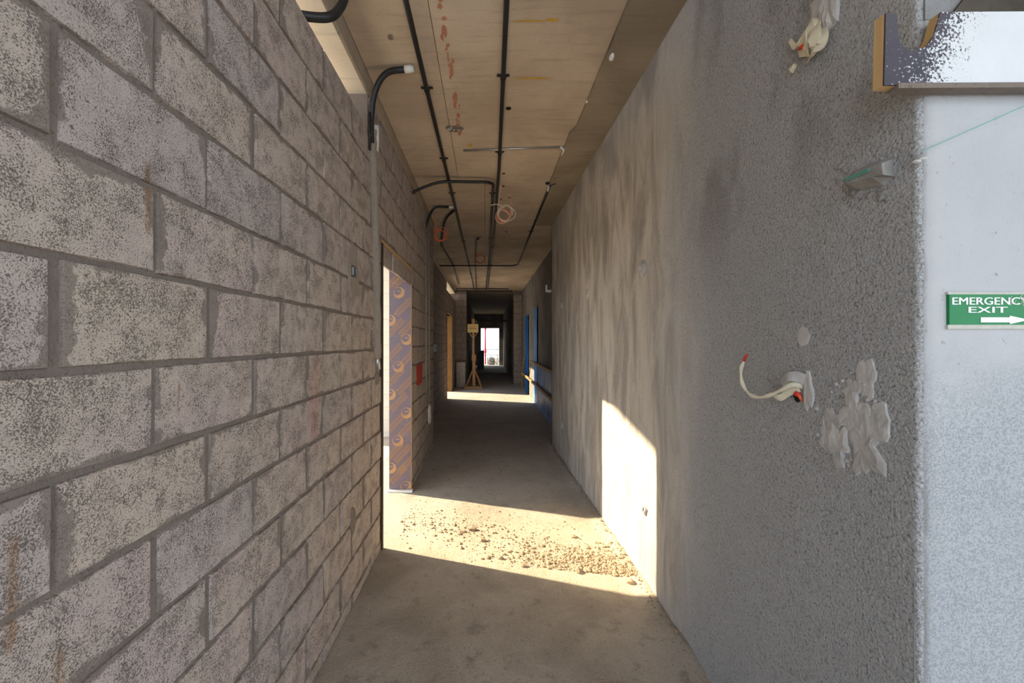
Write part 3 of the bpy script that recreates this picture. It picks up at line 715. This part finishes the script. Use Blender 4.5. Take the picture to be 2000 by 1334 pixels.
# ---- wall chase on the left wall
e = thing('wall_chase', (XL, 2.74, 1.3), 'mortar filled vertical cable chase left of the doorway', 'cable chase')
pts = [(XL-0.006, 2.845, 1.44), (XL-0.004, 2.82, 2.0), (XL-0.004, 2.77, 2.5), (XL-0.004, 2.72, 2.92), (XL+0.004, 2.70, 3.0)]
G().tube(curve(pts, 8), [0.040+0.003*math.sin(i*1.9) for i in range(33)], 10).build('mortar_fill', MORTAR_L, e, True)
G().tube([(XL+0.006, 2.80, 2.90), (XL+0.022, 2.745, 3.05)], 0.026, 10).build('plastic_sleeve', WHITEP, e, True)
G().tube([(XL+0.004, 2.66, 2.84), (XL+0.012, 2.645, 3.08)], 0.013, 8).build('pipe', BLACKP, e, True)
G().tube([(XL+0.004, 2.845, 1.47), (XL+0.012, 2.85, 1.36)], 0.022, 8).build('pipe_end', GREYM, e, True)
lump('mortar_blob', (XL, 2.85, 1.30), (.022, .045, .05), MORTAR, 4, e)
e = thing('back_box', on_left(688, 530), 'small metal box set in a mortar patch on the left wall', 'electrical box')
c = on_left(688, 530)
blot('mortar_patch', (XL+0.002, c.y, c.z+0.02), EY, EZ, 0.10, 0.15, MORTAR_L, e, 13, 18, 0.004, 0.3)
g = G(); h = 0.030
for (y0, y1, z0, z1) in ((-h, h, -h, -h+.005), (-h, h, h-.005, h), (-h, -h+.005, -h, h), (h-.005, h, -h, h)):
    g.box((XL-0.03, c.y+y0, c.z+z0), (XL+0.020, c.y+y1, c.z+z1))
g.build('rim', GREYM, e); G().box((XL-0.02, c.y-h, c.z-h), (XL+0.008, c.y+h, c.z+h)).build('cavity', HOLE, e)
c = on_left(688, 1015); tag(blot('wall_hole', (XL+0.004, c.y, c.z), EY, EZ, 0.045, 0.075, MORTAR, None, 23, 16, 0.004, 0.4), 'dark chipped mortar hole low on the left wall', 'hole')
c = on_left(838, 808); tag(lump('plaster_lump', (XL+0.004, c.y, c.z), (.018, .13, .14), PLASTER, 3, None, 3, 0.5), 'white plaster lump low on the left wall past the doorway', 'plaster')
e = thing('wall_chase', (XL, 5.25, 0.7), 'pair of filled cable chases rising behind the white plaster lump', 'cable chase')
for yq in (5.18, 5.45): G().tube([(XL-0.014, yq, 0.72), (XL-0.014, yq+.02, 3.0)], 0.030, 8).build('mortar_fill', MORTAR_L, e, True)
c = at(850, 679, 8.15)
e = thing('switch_box', (XL2, 8.15, 1.42), 'bright metal switch box on the set back left wall', 'electrical box')
G().box((XL2-0.02, 8.05, 1.36), (XL2+0.05, 8.25, 1.50)).build('box', GREYM, e); G().box((XL2+0.05, 8.08, 1.38), (XL2+0.054, 8.13, 1.48)).build('slot', HOLE, e)

# ---- wire coils hanging from the ceiling
c = Vector((0.185, 4.5, 2.98))
e = thing('cable_coil', (0.16, 4.5, CZ), 'coil of pink and cream wire hanging from the ceiling by two strands', 'wire coil')
ax = (0.18, -1, 0.12)
g = G(); g.tube(curve([(0.165, 4.46, CZ+0.01), (0.155, 4.48, 3.25), (0.135, 4.5, 3.12), (0.13, 4.5, 3.03)], 6), 0.004, 6); g.tube(curve([(0.160, 4.48, CZ+0.01), (0.145, 4.5, 3.2), (0.14, 4.5, 3.12), (0.20, 4.49, 3.075)], 6), 0.004, 6)
g.tube(curve([(0.27, 4.5, 3.02), (0.29, 4.52, 3.08), (0.275, 4.52, 3.18), (0.27, 4.5, 3.24)], 6), 0.003, 6)
g.build('hanging_strand', PINKW, e, True)
for i in range(4):
    G().ring(c+Vector((random.uniform(-.012, .012), -.004*i, random.uniform(-.012, .012))), 0.062+0.006*i, 0.005, ax, i*1.3, 1.0, (0, 0, 0), 30, 0.08).build('wire_turn', (ORANGEW, PINKW, ORANGEW, PINKW)[i], e, True)
for i in range(3):
    G().ring(c+Vector((0.02+.012*i, -.02-.005*i, 0.03-.01*i)), 0.083+0.004*i, 0.0045, ax, i*2.1, 0.9, (0, 0, 0), 30, 0.12).build('wire_turn', CREAMW, e, True)
G().tube(curve([(0.05, 4.48, 3.09), (0.09, 4.5, 3.11), (0.14, 4.49, 3.10), (0.19, 4.48, 3.07)], 6), 0.0045, 6).build('wire_tie', CREAMW, e, True)
c = Vector((-0.66, 5.65, 3.06))
e = thing('cable_coil', (-0.70, 5.62, CZ), 'loose orange wire loop hanging beside the far left wall', 'wire coil')
G().tube(curve([(-0.72, 5.60, CZ-0.02), (-0.72, 5.62, 3.22), (-0.71, 5.64, 3.13)], 6), 0.006, 6).build('hanging_strand', ORANGEW, e, True)
for i in range(3): G().ring(c+Vector((0.008*i, 0, 0.01*i)), 0.075+0.008*i, 0.0055, (0.3, -1, 0.1), i, 1.0, (0, 0, 0), 24, 0.14).build('wire_turn', ORANGEW, e, True)
c = Vector((-0.13, 8.0, 3.22))
e = thing('cable_coil', (-0.13, 8.0, CZ), 'thin dark red wire loop hanging at the ceiling middle', 'wire coil')
G().tube([(-0.20, 8.0, CZ), (-0.19, 8.0, 3.25)], 0.005, 6).build('hanging_strand', REDW, e, True)
for i in range(2): G().ring(c+Vector((0.01*i, 0, 0.0)), 0.085+0.006*i, 0.006, (0.05, -1, 0.1), i, 1.0, (0, 0, 0), 24, 0.1).build('wire_turn', ORANGEW, e, True)

# ---- right wall: levelling dabs of mortar
def dab(px, py, s, seed, lab):
    c = on_right(px, py); e = thing('mortar_dab', c, lab, 'mortar dab', 'levelling dabs on the right wall')
    lump('mortar_lump', c, (0.020*s, 0.045*s, 0.050*s), DAB, seed, e, 2, 0.4)
    G().bar(c+Vector((-0.020*s, -0.02*s, -0.004)), c+Vector((-0.022*s, 0.02*s, 0.006)), 0.003, 0.03*s).build('levelling_chip', SMOOTH, e)
dab(1257, 524, 1.1, 3, 'mortar dab above the sunlit strip, second from the corner')
dab(1148, 573, 1.0, 5, 'third mortar dab in the upper row on the rendered wall')
dab(1098, 596, 1.0, 6, 'farthest mortar dab in the upper row on the rendered wall')
dab(1259, 990, 1.0, 8, 'mortar dab low in the sunlit strip of the right wall')
dab(1148, 879, 1.0, 9, 'low mortar dab just beyond the sunlit strip')
dab(1098, 830, 1.0, 12, 'farthest low mortar dab near the end of the rendered wall')
rq = random.Random(21)
# big wedge-shaped dab with a bevelled top carrying the string
A = [on_right(px, py, 0.0) for px, py in ((1645, 352), (1662, 330), (1700, 312), (1742, 306), (1748, 345), (1728, 368), (1690, 374), (1655, 378))]
B = [on_right(px, py, 0.038) for px, py in ((1648, 352), (1668, 338), (1700, 326), (1722, 318), (1724, 340), (1702, 345), (1680, 350), (1655, 358))]
g = G(); n = 8; g.add([p+Vector((0.012, 0, 0)) for p in A]+B, [tuple(range(n, 2*n))]+[(i, (i+1) % n, n+(i+1) % n, n+i) for i in range(n)])
WEDGE = mat_concrete('wedge_mortar', (0.27, 0.265, 0.26), (0.39, 0.385, 0.38), 14.0, False)
e = thing('mortar_dab', A[4], 'large wedge shaped mortar dab near the wall corner holding green string', 'mortar dab')
fixn(g.build('mortar_lump', WEDGE, e))
for i in range(16):
    px, py = ((1640+rq.uniform(-6, 30), 345+rq.uniform(-22, 12)) if i < 8 else (1665+rq.uniform(0, 75), 380+rq.uniform(-6, 10))); lump('crumb', on_right(px, py), (.008, rq.uniform(.008, .016), rq.uniform(.006, .014)), WEDGE, i+2, e, 1)
s0 = on_right(1652, 352, 0.042); s1 = on_right(1697, 332, 0.043)
G().tube([s0, s1], 0.0016, 6).build('string_turn', GREENS, e); G().tube([s0+Vector((0, 0, .004)), s1+Vector((0, 0, .004))], 0.0016, 6).build('string_turn', GREENS, e)
for i, (px, py) in enumerate(((1790, 315), (1803, 309))): lump('crumb', at(px, py, 0.95), (.012, .008, .005), DAB, i+3, e, 1)
q0 = at(1797, 296, 0.945); q1 = at(2000, 206, 0.93); q2 = q1+(q1-q0)*1.6
tag(G().tube([q0, q1, q2], 0.0009, 6).build('string_line', GREENS), 'thin green builders string stretched across the white wall', 'string')

# ---- trowelled patches around the taped wire
FLIP = -1.0
e = thing('cement_patch', on_right(1660, 830), 'smooth trowelled cement patch below right of the taped wire', 'cement patch')
for i, (px, py, ru, rv, t) in enumerate(((1628, 822, .040, .050, .006), (1672, 805, .045, .065, .0075), (1640, 870, .045, .065, .009), (1690, 872, .050, .085, .008), (1612, 850, .018, .050, .006), (1692, 740, .030, .060, .004), (1668, 765, .03, .04, .004), (1712, 830, .035, .07, .006))):
    c = on_right(px, py); blot('trowel_mark', c, EY, EZ, ru, rv, SMOOTH if i % 3 else DAB, e, 40+i, 22, t, 0.5)
for i in range(40):
    a = random.uniform(0, 6.28); c = on_right(1660+62*math.cos(a)+random.uniform(-14, 14), 825+85*math.sin(a)+random.uniform(-14, 14))
    lump('crumb', c, (random.uniform(.004, .009),)*3, DAB, i, e, 1)
c = on_right(1605, 15); e = thing('cement_patch', c, 'smooth pale cement smear above the cream tape bundle', 'cement patch')
blot('trowel_mark', c, EY, EZ, 0.055, 0.07, SMOOTH, e, 61, 18, 0.005, 0.3); blot('trowel_mark', on_right(1625, 0), EY, EZ, 0.04, 0.08, SMOOTH, e, 63, 18, 0.012, 0.3)
c = on_right(1570, 655); tag(blot('cement_patch', c, EY, EZ, 0.028, 0.035, SMOOTH, None, 66, 14, 0.003, 0.2), 'small smooth cement spot above the taped wire', 'cement patch')

# ---- taped wire curling out of the wall
e = thing('taped_wire', on_right(1562, 760), 'cream taped wire curling like a hook from the right wall', 'taped wire')
W = [on_right(px, py, o) for px, py, o in ((1570, 752, -0.01), (1548, 750, 0.020), (1528, 760, 0.034), (1505, 770, 0.045), (1482, 775, 0.052), (1463, 768, 0.056), (1450, 748, 0.060), (1447, 722, 0.062), (1453, 704, 0.063))]
C = curve(W, 5); rr = [0.016-0.011*min(1, i/12) if i < 14 else 0.0062+0.002*math.sin(i*0.9) for i in range(len(C))]
G().tube(C, rr, 8).build('tape', TAPE, e, True)
G().tube([on_right(1453, 704, .063), on_right(1456, 696, .063), on_right(1461, 690, .063)], [.0052, .005, .002], 8).build('wire_tip', REDW, e, True)
c = on_right(1556, 745, 0.012)
G().ribbon(curve([c+Vector((-.02, .04, -.01)), c+Vector((-.018, .015, .014)), c+Vector((-.004, -.01, .018)), c+Vector((.012, -.03, .004))], 5), 0.034, (-1, 0.1, 0.3)).build('tape_flap', DAB, e)
G().ribbon(curve([on_right(1512, 770, .034), on_right(1524, 776, .028), on_right(1540, 766, .018), on_right(1560, 758, .008)], 5), 0.022, (-1, 0, -0.3)).build('tape_flap', TAPE, e)
G().tube([on_right(1553, 766, .012), on_right(1562, 772, .006)], .008, 8).build('wire_core', REDW, e, True); G().tube([on_right(1560, 770, .010), on_right(1567, 782, -.002)], .005, 8).build('wire_core', ORANGEW, e, True)
blot('hole', on_right(1558, 745), EY, EZ, 0.028, 0.018, HOLE, e, 5, 12, 0.003, 0.3); blot('hole', on_right(1558, 774), EY, EZ, 0.020, 0.016, HOLE, e, 6, 12, 0.003, 0.3)
blot('mortar_patch', on_right(1580, 762), EY, EZ, 0.022, 0.07, SMOOTH, e, 9, 14, 0.006, 0.3)

# ---- cream tape bundle high on the wall
c0 = on_right(1580, 78)
e = thing('tape_bundle', c0, 'crumpled cream tape bundle with a red wire high on the right wall', 'tape bundle')
def tp(px, py, o): return on_right(px, py, o)
n0 = (-1, -0.35, 0.1)
G().ribbon(curve([tp(1593, 42, .0), tp(1592, 60, .030), tp(1590, 80, .036), tp(1588, 98, .028), tp(1582, 110, .006)], 5), [0.030+0.006*math.sin(i) for i in range(21)], n0, .0025).build('tape_fold', TAPE, e)
G().ribbon(curve([tp(1606, 52, .0), tp(1608, 70, .026), tp(1603, 88, .030), tp(1592, 92, .034)], 5), 0.026, (-1, -0.6, 0), .0025).build('tape_fold', TAPE, e)
G().ribbon(curve([tp(1575, 58, .0), tp(1572, 72, .022), tp(1573, 92, .028), tp(1578, 108, .012)], 5), 0.022, (-1, 0.3, 0), .0025).build('tape_fold', TAPE, e)
G().ribbon(curve([tp(1572, 62, .0), tp(1562, 76, .016), tp(1553, 90, .012), tp(1543, 78, .008)], 5), [0.030-0.0012*i for i in range(16)], (-1, 0.2, 0.4), .002).build('tape_flap', TAPE, e)
G().tube([tp(1572, 86, .026), tp(1562, 94, .024)], .0065, 8).build('wire_core', REDW, e, True)
lump('tape_core', tp(1585, 75, .006), (.018, .045, .055), TAPE, 8, e, 2, 0.4)
e2 = tag(lump('plaster_flake', tp(1549, 133, .002), (.010, .020, .014), TAPE, 21, None, 1, 0.5), 'small cream flake stuck below the tape bundle', 'plaster flake')
# ---- metal bracket at the far end of the right wall
c = at(1078, 567, 6.15)
e = thing('wall_bracket', (1.0, 6.05, 2.34), 'grey metal bracket at the far end of the rendered wall', 'bracket')
G().box((0.905, 6.06, 2.31), (1.02, 6.12, 2.345)).build('arm', GREYM, e); G().box((0.905, 6.06, 2.345), (0.925, 6.12, 2.42)).build('upstand', GREYM, e)

# ---- paint-spattered plywood board at the corner
X0, Yf, Yb = 0.915, 0.916, 0.940; zb, zt = 2.150, 2.312
out = [(X0, zb), (2.6, zb+0.012), (2.6, zt+0.015), (1.045, zt+0.006), (1.030, 2.265), (1.012, 2.238), (0.975, 2.228), (0.952, 2.245), (0.945, 2.285), (0.944, zt+0.002), (X0+0.004, zt+0.004)]
e = thing('formwork_board', (X0, Yf, zb), 'dark plywood board spattered white, fixed at the wall corner', 'plywood board')
n = len(out); inn = [(x+0.0005, z) for x, z in out]
fixn(mesh('board', [(x, Yf, z) for x, z in out]+[(x, Yf+0.004, z) for x, z in out], [tuple(range(n)), tuple(range(n, 2*n))]+[(i, (i+1) % n, n+(i+1) % n, n+i) for i in range(n)], SPLAT, e))
fixn(mesh('board_core', [(x, Yf+0.0042, z) for x, z in out]+[(x-0.004 if i in (0, 10) else x, Yb, z) for i, (x, z) in enumerate(out)], [tuple(range(n)), tuple(range(n, 2*n))]+[(i, (i+1) % n, n+(i+1) % n, n+i) for i in range(n)], PLYEDGE, e))
g = G(); xk = X0+0.03
g.add([(xk, Yf-0.003, zb-0.009), (2.6, Yf-0.002, zb+0.002), (2.6, Yf-0.002, zb+0.012), (xk, Yf-0.003, zb+0.003), (xk, Yb, zb-0.007), (2.6, Yb, zb+0.002), (2.6, Yb, zb+0.012), (xk, Yb, zb+0.002)], [(0,1,2,3),(7,6,5,4),(0,4,5,1),(1,5,6,2),(2,6,7,3),(3,7,4,0)])
g.build('dried_mortar', MORTAR, e)

# ---- emergency exit sign
SX0, SX1, SZ0, SZ1, SY = 1.1020, 1.2930, 1.6000, 1.6720, 0.951
e = thing('exit_sign', (SX0, SY, SZ0), 'green EMERGENCY EXIT sign with white arrow on the white wall', 'exit sign')
G().box((SX0, SY-0.003, SZ0), (SX1, SY+0.006, SZ1)).build('panel', GREEN, e)
for z0, z1 in ((SZ0-0.010, SZ0), (SZ1, SZ1+0.006)): G().box((SX0-0.002, SY-0.002, z0), (SX1+0.004, SY+0.006, z1)).build('border', SIGNB, e)
def text(body, x0, x1, z0, z1, parent, mat, y, heavy=0.0):
    cu = bpy.data.curves.new('lettering', 'FONT'); cu.body = body; cu.extrude = 0.0; cu.offset = heavy; cu.resolution_u = 3
    o = bpy.data.objects.new('lettering_source', cu); COL.objects.link(o); bpy.context.view_layer.update()
    me = bpy.data.meshes.new_from_object(o.evaluated_get(bpy.context.evaluated_depsgraph_get()))
    bpy.data.objects.remove(o); V = [v.co.copy() for v in me.vertices]; Fc = [tuple(p.vertices) for p in me.polygons]; bpy.data.meshes.remove(me)
    ax0, ax1 = min(v.x for v in V), max(v.x for v in V); az0, az1 = min(v.y for v in V), max(v.y for v in V)
    vv = []; ff = []                                  # three close passes make the strokes bold
    for q, dx in enumerate((-0.0007, 0.0, 0.0007)):
        ff += [tuple(i+len(vv) for i in f_) for f_ in Fc]
        vv += [(x0+(v.x-ax0)/(ax1-ax0)*(x1-x0)+dx, y-0.00012*q, z0+(v.y-az0)/(az1-az0)*(z1-z0)) for v in V]
    return mesh('lettering', vv, ff, mat, parent)
yt = SY-0.0036
text('EMERGENCY', 1.1085, 1.2895, 1.6475, 1.6650, e, SIGNW, yt, 0.0); text('EXIT', 1.1470, 1.2390, 1.6285, 1.6425, e, SIGNW, yt, 0.0)
mesh('arrow', [(1.1760, yt, 1.6055), (1.2450, yt, 1.6055), (1.2450, yt, 1.6015), (1.2920, yt, 1.6115), (1.2450, yt, 1.6215), (1.2450, yt, 1.6175), (1.1760, yt, 1.6175)], [(0, 1, 5, 6), (2, 3, 4, 1), (1, 4, 5)], SIGNW, e)
for i in range(14):
    x, z = random.uniform(1.225, 1.288), random.uniform(1.625, 1.668); l = random.uniform(.006, .016); a = random.uniform(.5, 1.1)
    mesh('scratch', [(x, yt-.0003, z), (x+l*math.cos(a), yt-.0003, z+l*math.sin(a)), (x+l*math.cos(a)-.0008, yt-.0003, z+l*math.sin(a)+.0012), (x-.0008, yt-.0003, z+.0008)], [(0, 1, 2, 3)], SIGNB, e)

# ---- guard rails and blue sheets on the far right
def sheet(name, y0, y1, z0, z1, x, mat, amp, seed, parent=None):
    v = []; f = []; ny, nz = 24, 14
    for s in (0, 0.004):
        for i in range(ny+1):
            for j in range(nz+1):
                y = y0+(y1-y0)*i/ny; z = z0+(z1-z0)*j/nz
                v.append((x-amp*(0.6+mn.noise(Vector((y*5, z*2, seed)))) - (0.05 if j == 0 else 0)*amp*10 + s, y, z))
    m = (ny+1)*(nz+1)
    for i in range(ny):
        for j in range(nz): a = i*(nz+1)+j; f += [(a, a+1, a+nz+2, a+nz+1), (m+a, m+a+nz+1, m+a+nz+2, m+a+1)]
    return mesh(name, v, f, mat, parent, True)
tag(sheet('blue_sheet', 6.6, 9.45, 0.01, 1.0, XR2-0.02, BLUE, 0.03, 1), 'dark blue plastic sheet hung below the wooden guard rails', 'plastic sheet')
tag(sheet('blue_film', 9.62, 10.35, 0.01, 2.41, XR2-0.02, BLUEL, 0.015, 2), 'tall pale blue film strip on the far right wall, nearer one', 'plastic sheet')
tag(sheet('blue_film', 11.7, 12.5, 0.01, 2.35, XR2-0.02, BLUE, 0.015, 3), 'narrow dark blue film strip at the end of the right wall', 'plastic sheet')
for z, lab, ya, yb in ((1.02, 'upper wooden guard rail over the blue sheet', 6.9, 10.4), (0.53, 'lower wooden guard rail across the blue sheet', 6.9, 12.9)):
    e = thing('guard_rail', (XR2-0.09, ya, z), lab, 'guard rail', 'guard rails on the far right')
    G().bar((XR2-0.09, ya, z), (XR2-0.10, yb, z+0.02), 0.035, 0.055).build('rail', TIMBER, e)
    for y in (7.6, 10.2): G().box((XR2-0.08, y, z-0.02), (XR2, y+0.05, z+0.02)).build('bracket', TIMBER, e)
e = thing('leaning_lath', (XR2-0.05, 12.9, 0.53), 'thin pale timber lath standing at the end of the lower rail', 'lath')
G().bar((XR2-0.11, 12.95, 0.5), (XR2-0.05, 12.8, 1.05), 0.03, 0.02).build('lath', TIMBER, e); G().bar((XR2-0.10, 12.9, 0.0), (XR2-0.10, 12.9, 0.51), 0.03, 0.02).build('foot', TIMBER, e)
e = thing('rail_wire', (XR2-0.1, 10.1, 0.98), 'dark wire hanging between the two guard rails', 'wire')
G().tube(curve([(XR2-0.12, 10.1, 1.0), (XR2-0.13, 10.3, 0.75), (XR2-0.12, 10.6, 0.56)], 5), 0.008, 6).build('wire', BLACKP, e, True)

# ---- wooden stand with a yellow board
S = Vector((-0.42, 13.35, 0))
e = thing('wooden_stand', S, 'wooden post stand with a yellow notice board near the end pier', 'wooden stand')
G().box((S.x-0.30, S.y-0.26, 0.004), (S.x+0.28, S.y+0.26, 0.07)).build('base', TIMBER, e)
G().box((S.x-0.045, S.y-0.03, 0.07), (S.x+0.045, S.y+0.03, 1.05)).build('post', TIMBER, e); G().box((S.x-0.05, S.y-0.035, 0.92), (S.x+0.02, S.y+0.03, 2.12)).build('post', TIMBER, e)
for dx, dy in ((-0.25, -0.22), (0.25, -0.22), (-0.25, 0.22), (0.25, 0.22)): G().bar((S.x+dx, S.y+dy, 0.07), (S.x+dx*0.12, S.y+dy*0.14, 0.62), 0.035, 0.03).build('brace', TIMBER, e)
G().box((S.x-0.07, S.y-0.05, 0.92), (S.x+0.07, S.y-0.036, 1.12)).build('splice_plate', TIMBER, e)
for dx in (-0.13, 0.13): G().bar((S.x-0.02+dx*0.2, S.y-0.03, 1.70), (S.x-0.02+dx, S.y-0.03, 1.84), 0.03, 0.03).build('arm', TIMBER, e)
bd = G().box((S.x-0.21, S.y-0.075, 1.86), (S.x+0.15, S.y-0.04, 2.14)).build('notice_board', CARD, e)
for i, (a, b, z) in enumerate(((-0.16, 0.10, 2.06), (-0.12, 0.04, 2.02), (-0.17, 0.11, 1.98))): G().box((S.x+a, S.y-0.078, z), (S.x+b, S.y-0.0752, z+0.014)).build('print_line', REDF if i < 2 else DARKG, bd)
G().box((S.x-0.07, S.y-0.05, 2.14), (S.x+0.03, S.y+0.03, 2.32)).build('lamp_head', TIMBER, e); G().box((S.x+0.04, S.y-0.03, 2.13), (S.x+0.12, S.y+0.04, 2.27)).build('lamp_box', DARKG, e)
tag(G().box((-1.02, 13.55, 0.004), (-0.72, 13.79, 0.85)).box((-0.99, 13.53, 0.30), (-0.75, 13.549, 0.55)).build('concrete_stub', DAB), 'pale upright slab leaning at the left pier behind the stand', 'slab')
tag(G().tube([(-0.62, 13.7, 0.0), (-0.66, 13.78, 1.75)], 0.018, 8).build('green_pole', DARKG), 'dark green pole leaning behind the wooden stand', 'pole')

# ---- far exit: things outside and in the dark passage
tag(G().box((-0.52, 22.5, 0.004), (-0.13, 22.9, 1.05)).box((-0.50, 22.48, 0.15), (-0.15, 22.499, 0.9)).build('dark_crate', STEEL), 'black crate standing left of the far exit', 'crate')
e = thing('red_standpipe', (-0.07, 27.2, 0), 'red standpipe rising in the bright far exit', 'pipe')
G().tube([(-0.07, 27.2, 0), (-0.07, 27.2, 2.55)], 0.055, 12).build('pipe', REDPIPE, e, True); G().tube([(-0.07, 27.2, 0.78), (-0.07, 27.2, 1.0)], 0.085, 12).build('valve', REDPIPE, e, True); G().tube([(-0.07, 27.2, 2.4), (-0.07, 27.2, 2.46)], 0.08, 12).build('flange', REDPIPE, e, True)
e = thing('railing', (-0.6, 29.5, 0), 'low white railing beyond the far exit', 'railing')
for z in (0.55, 0.98): G().bar((-1.5, 29.5, z), (1.8, 29.5, z), 0.05, 0.05).build('rail', GREYM, e)
for x in (-1.2, -0.2, 0.8, 1.7): G().bar((x, 29.5, 0), (x, 29.5, 1.0), 0.05, 0.05).build('post', GREYM, e)
e = thing('floor_fan', (0.36, 26.7, 0), 'round pale machine standing just outside the far exit', 'machine')
G().ring((0.36, 26.7, 0.30), 0.22, 0.035, (0.35, -1, 0), 0).build('rim', GREYM, e, True); G().ring((0.36, 26.7, 0.30), 0.12, 0.02, (0.35, -1, 0), 0).build('inner_ring', STEEL, e, True)
G().tube([(0.36, 26.66, 0.30), (0.36, 26.8, 0.30)], 0.08, 12).build('hub', GREYM, e, True); G().box((0.20, 26.55, 0.0), (0.52, 26.85, 0.05)).build('base', STEEL, e)
G().box((0.05, 26.86, 0.0), (0.60, 26.95, 0.46)).build('housing', GREYM, e)
e = thing('paper_sack', (0.72, 26.7, 0), 'white sack slumped beside the round machine at the far exit', 'sack')
lump('sack', (0.72, 26.7, 0.28), (.13, .12, .29), PLASTER, 6, e, 2, 0.25); G().tube([(0.72, 26.7, 0.50), (0.72, 26.7, 0.60)], [0.05, 0.08], 10).build('tied_neck', PLASTER, e, True)

# ---- rubble on the floor
def stone(c, s, rn, sub=1):
    bm = bmesh.new(); bmesh.ops.create_icosphere(bm, subdivisions=sub, radius=1.0); sd_ = rn.uniform(0, 99)
    sx, sy, sz = s*rn.uniform(.7, 1.3), s*rn.uniform(.7, 1.3), s*rn.uniform(.45, .8)
    V = [Vector((v.co.x*sx, v.co.y*sy, v.co.z*sz))*(1+0.45*mn.noise(v.co*1.4+Vector((sd_, 0, 0))))+Vector(c) for v in bm.verts]
    Fc = [tuple(x.index for x in f.verts) for f in bm.faces]; bm.free(); return V, Fc
rn = random.Random(11); g = G()
def heap():
    r = rn.random()
    if r < 0.62:                                         # main spill across the lit floor, thick towards the right
        x = 1.0-abs(rn.gauss(0, 0.42)); y = 2.62+(1-x)*0.20+abs(rn.gauss(0, 0.20))
    elif r < 0.82: x = rn.uniform(-0.75, 0.5); y = 3.25-0.33*x+rn.gauss(0, 0.16)
    elif r < 0.95: y = rn.uniform(1.8, 5.9); x = xr(y)-abs(rn.gauss(0.02, 0.035))
    else: x = rn.uniform(-0.7, 0.95); y = rn.uniform(1.5, 5.5)
    return x, y
for i in range(4000):
    x, y = heap()
    if not (-0.77 < x < xr(y)-0.01): continue
    s = min(0.016, 0.003+rn.expovariate(1/0.0028)); V, Fc = stone((x, y, heightf(x, y)+s*0.25), s, rn, 0 if False else 1) if s > 0.009 else (None, None)
    if V is None:
        bx = [Vector((math.cos(a)*s, math.sin(a)*s, 0)) for a in (0.3, 2.2, 4.1)]; c = Vector((x, y, heightf(x, y)))
        V = [c+p*rn.uniform(.7, 1.3)-Vector((0, 0, s*.3)) for p in bx]+[c+p*0.55*rn.uniform(.6, 1.3)+Vector((0, 0, s*rn.uniform(.5, .9))) for p in bx]
        Fc = [(0, 2, 1), (3, 4, 5), (0, 1, 4, 3), (1, 2, 5, 4), (2, 0, 3, 5)]
    g.add(V, Fc)
gv = g.build('gravel', GRAVEL); tag(gv, 'loose gravel and crumbs scattered over the sunlit floor', 'gravel', kind='stuff')
clods = [((-0.12, 3.30), .030, 'brown mortar clod in the middle of the sunlit floor'), ((-0.03, 3.12), .022, 'small crumbly clod just nearer than the brown clod'),
         ((0.10, 2.86), .020, 'grey clod on the near edge of the sunlight'), ((0.26, 2.76), .018, 'second grey clod on the near sunlight edge, further right'),
         ((0.62, 2.70), .026, 'flat brown clod in the gravel left of the right wall'), ((0.93, 2.57), .024, 'brown clod at the foot of the right wall in sunlight'),
         ((0.70, 3.18), .018, 'pale stone at the far edge of the gravel spill'), ((-0.62, 2.92), .016, 'pebble beside the near foot of the doorway'), ((-0.45, 2.50), .014, 'lone pebble on the shaded floor near the block wall')]
for (x, y), s, lab in clods:
    V, Fc = stone((x, y, heightf(x, y)+s*0.35), s, rn, 2); tag(mesh('mortar_clod', V, Fc, GRAVEL, None, False, origin=(x, y, heightf(x, y))), lab, 'clod')
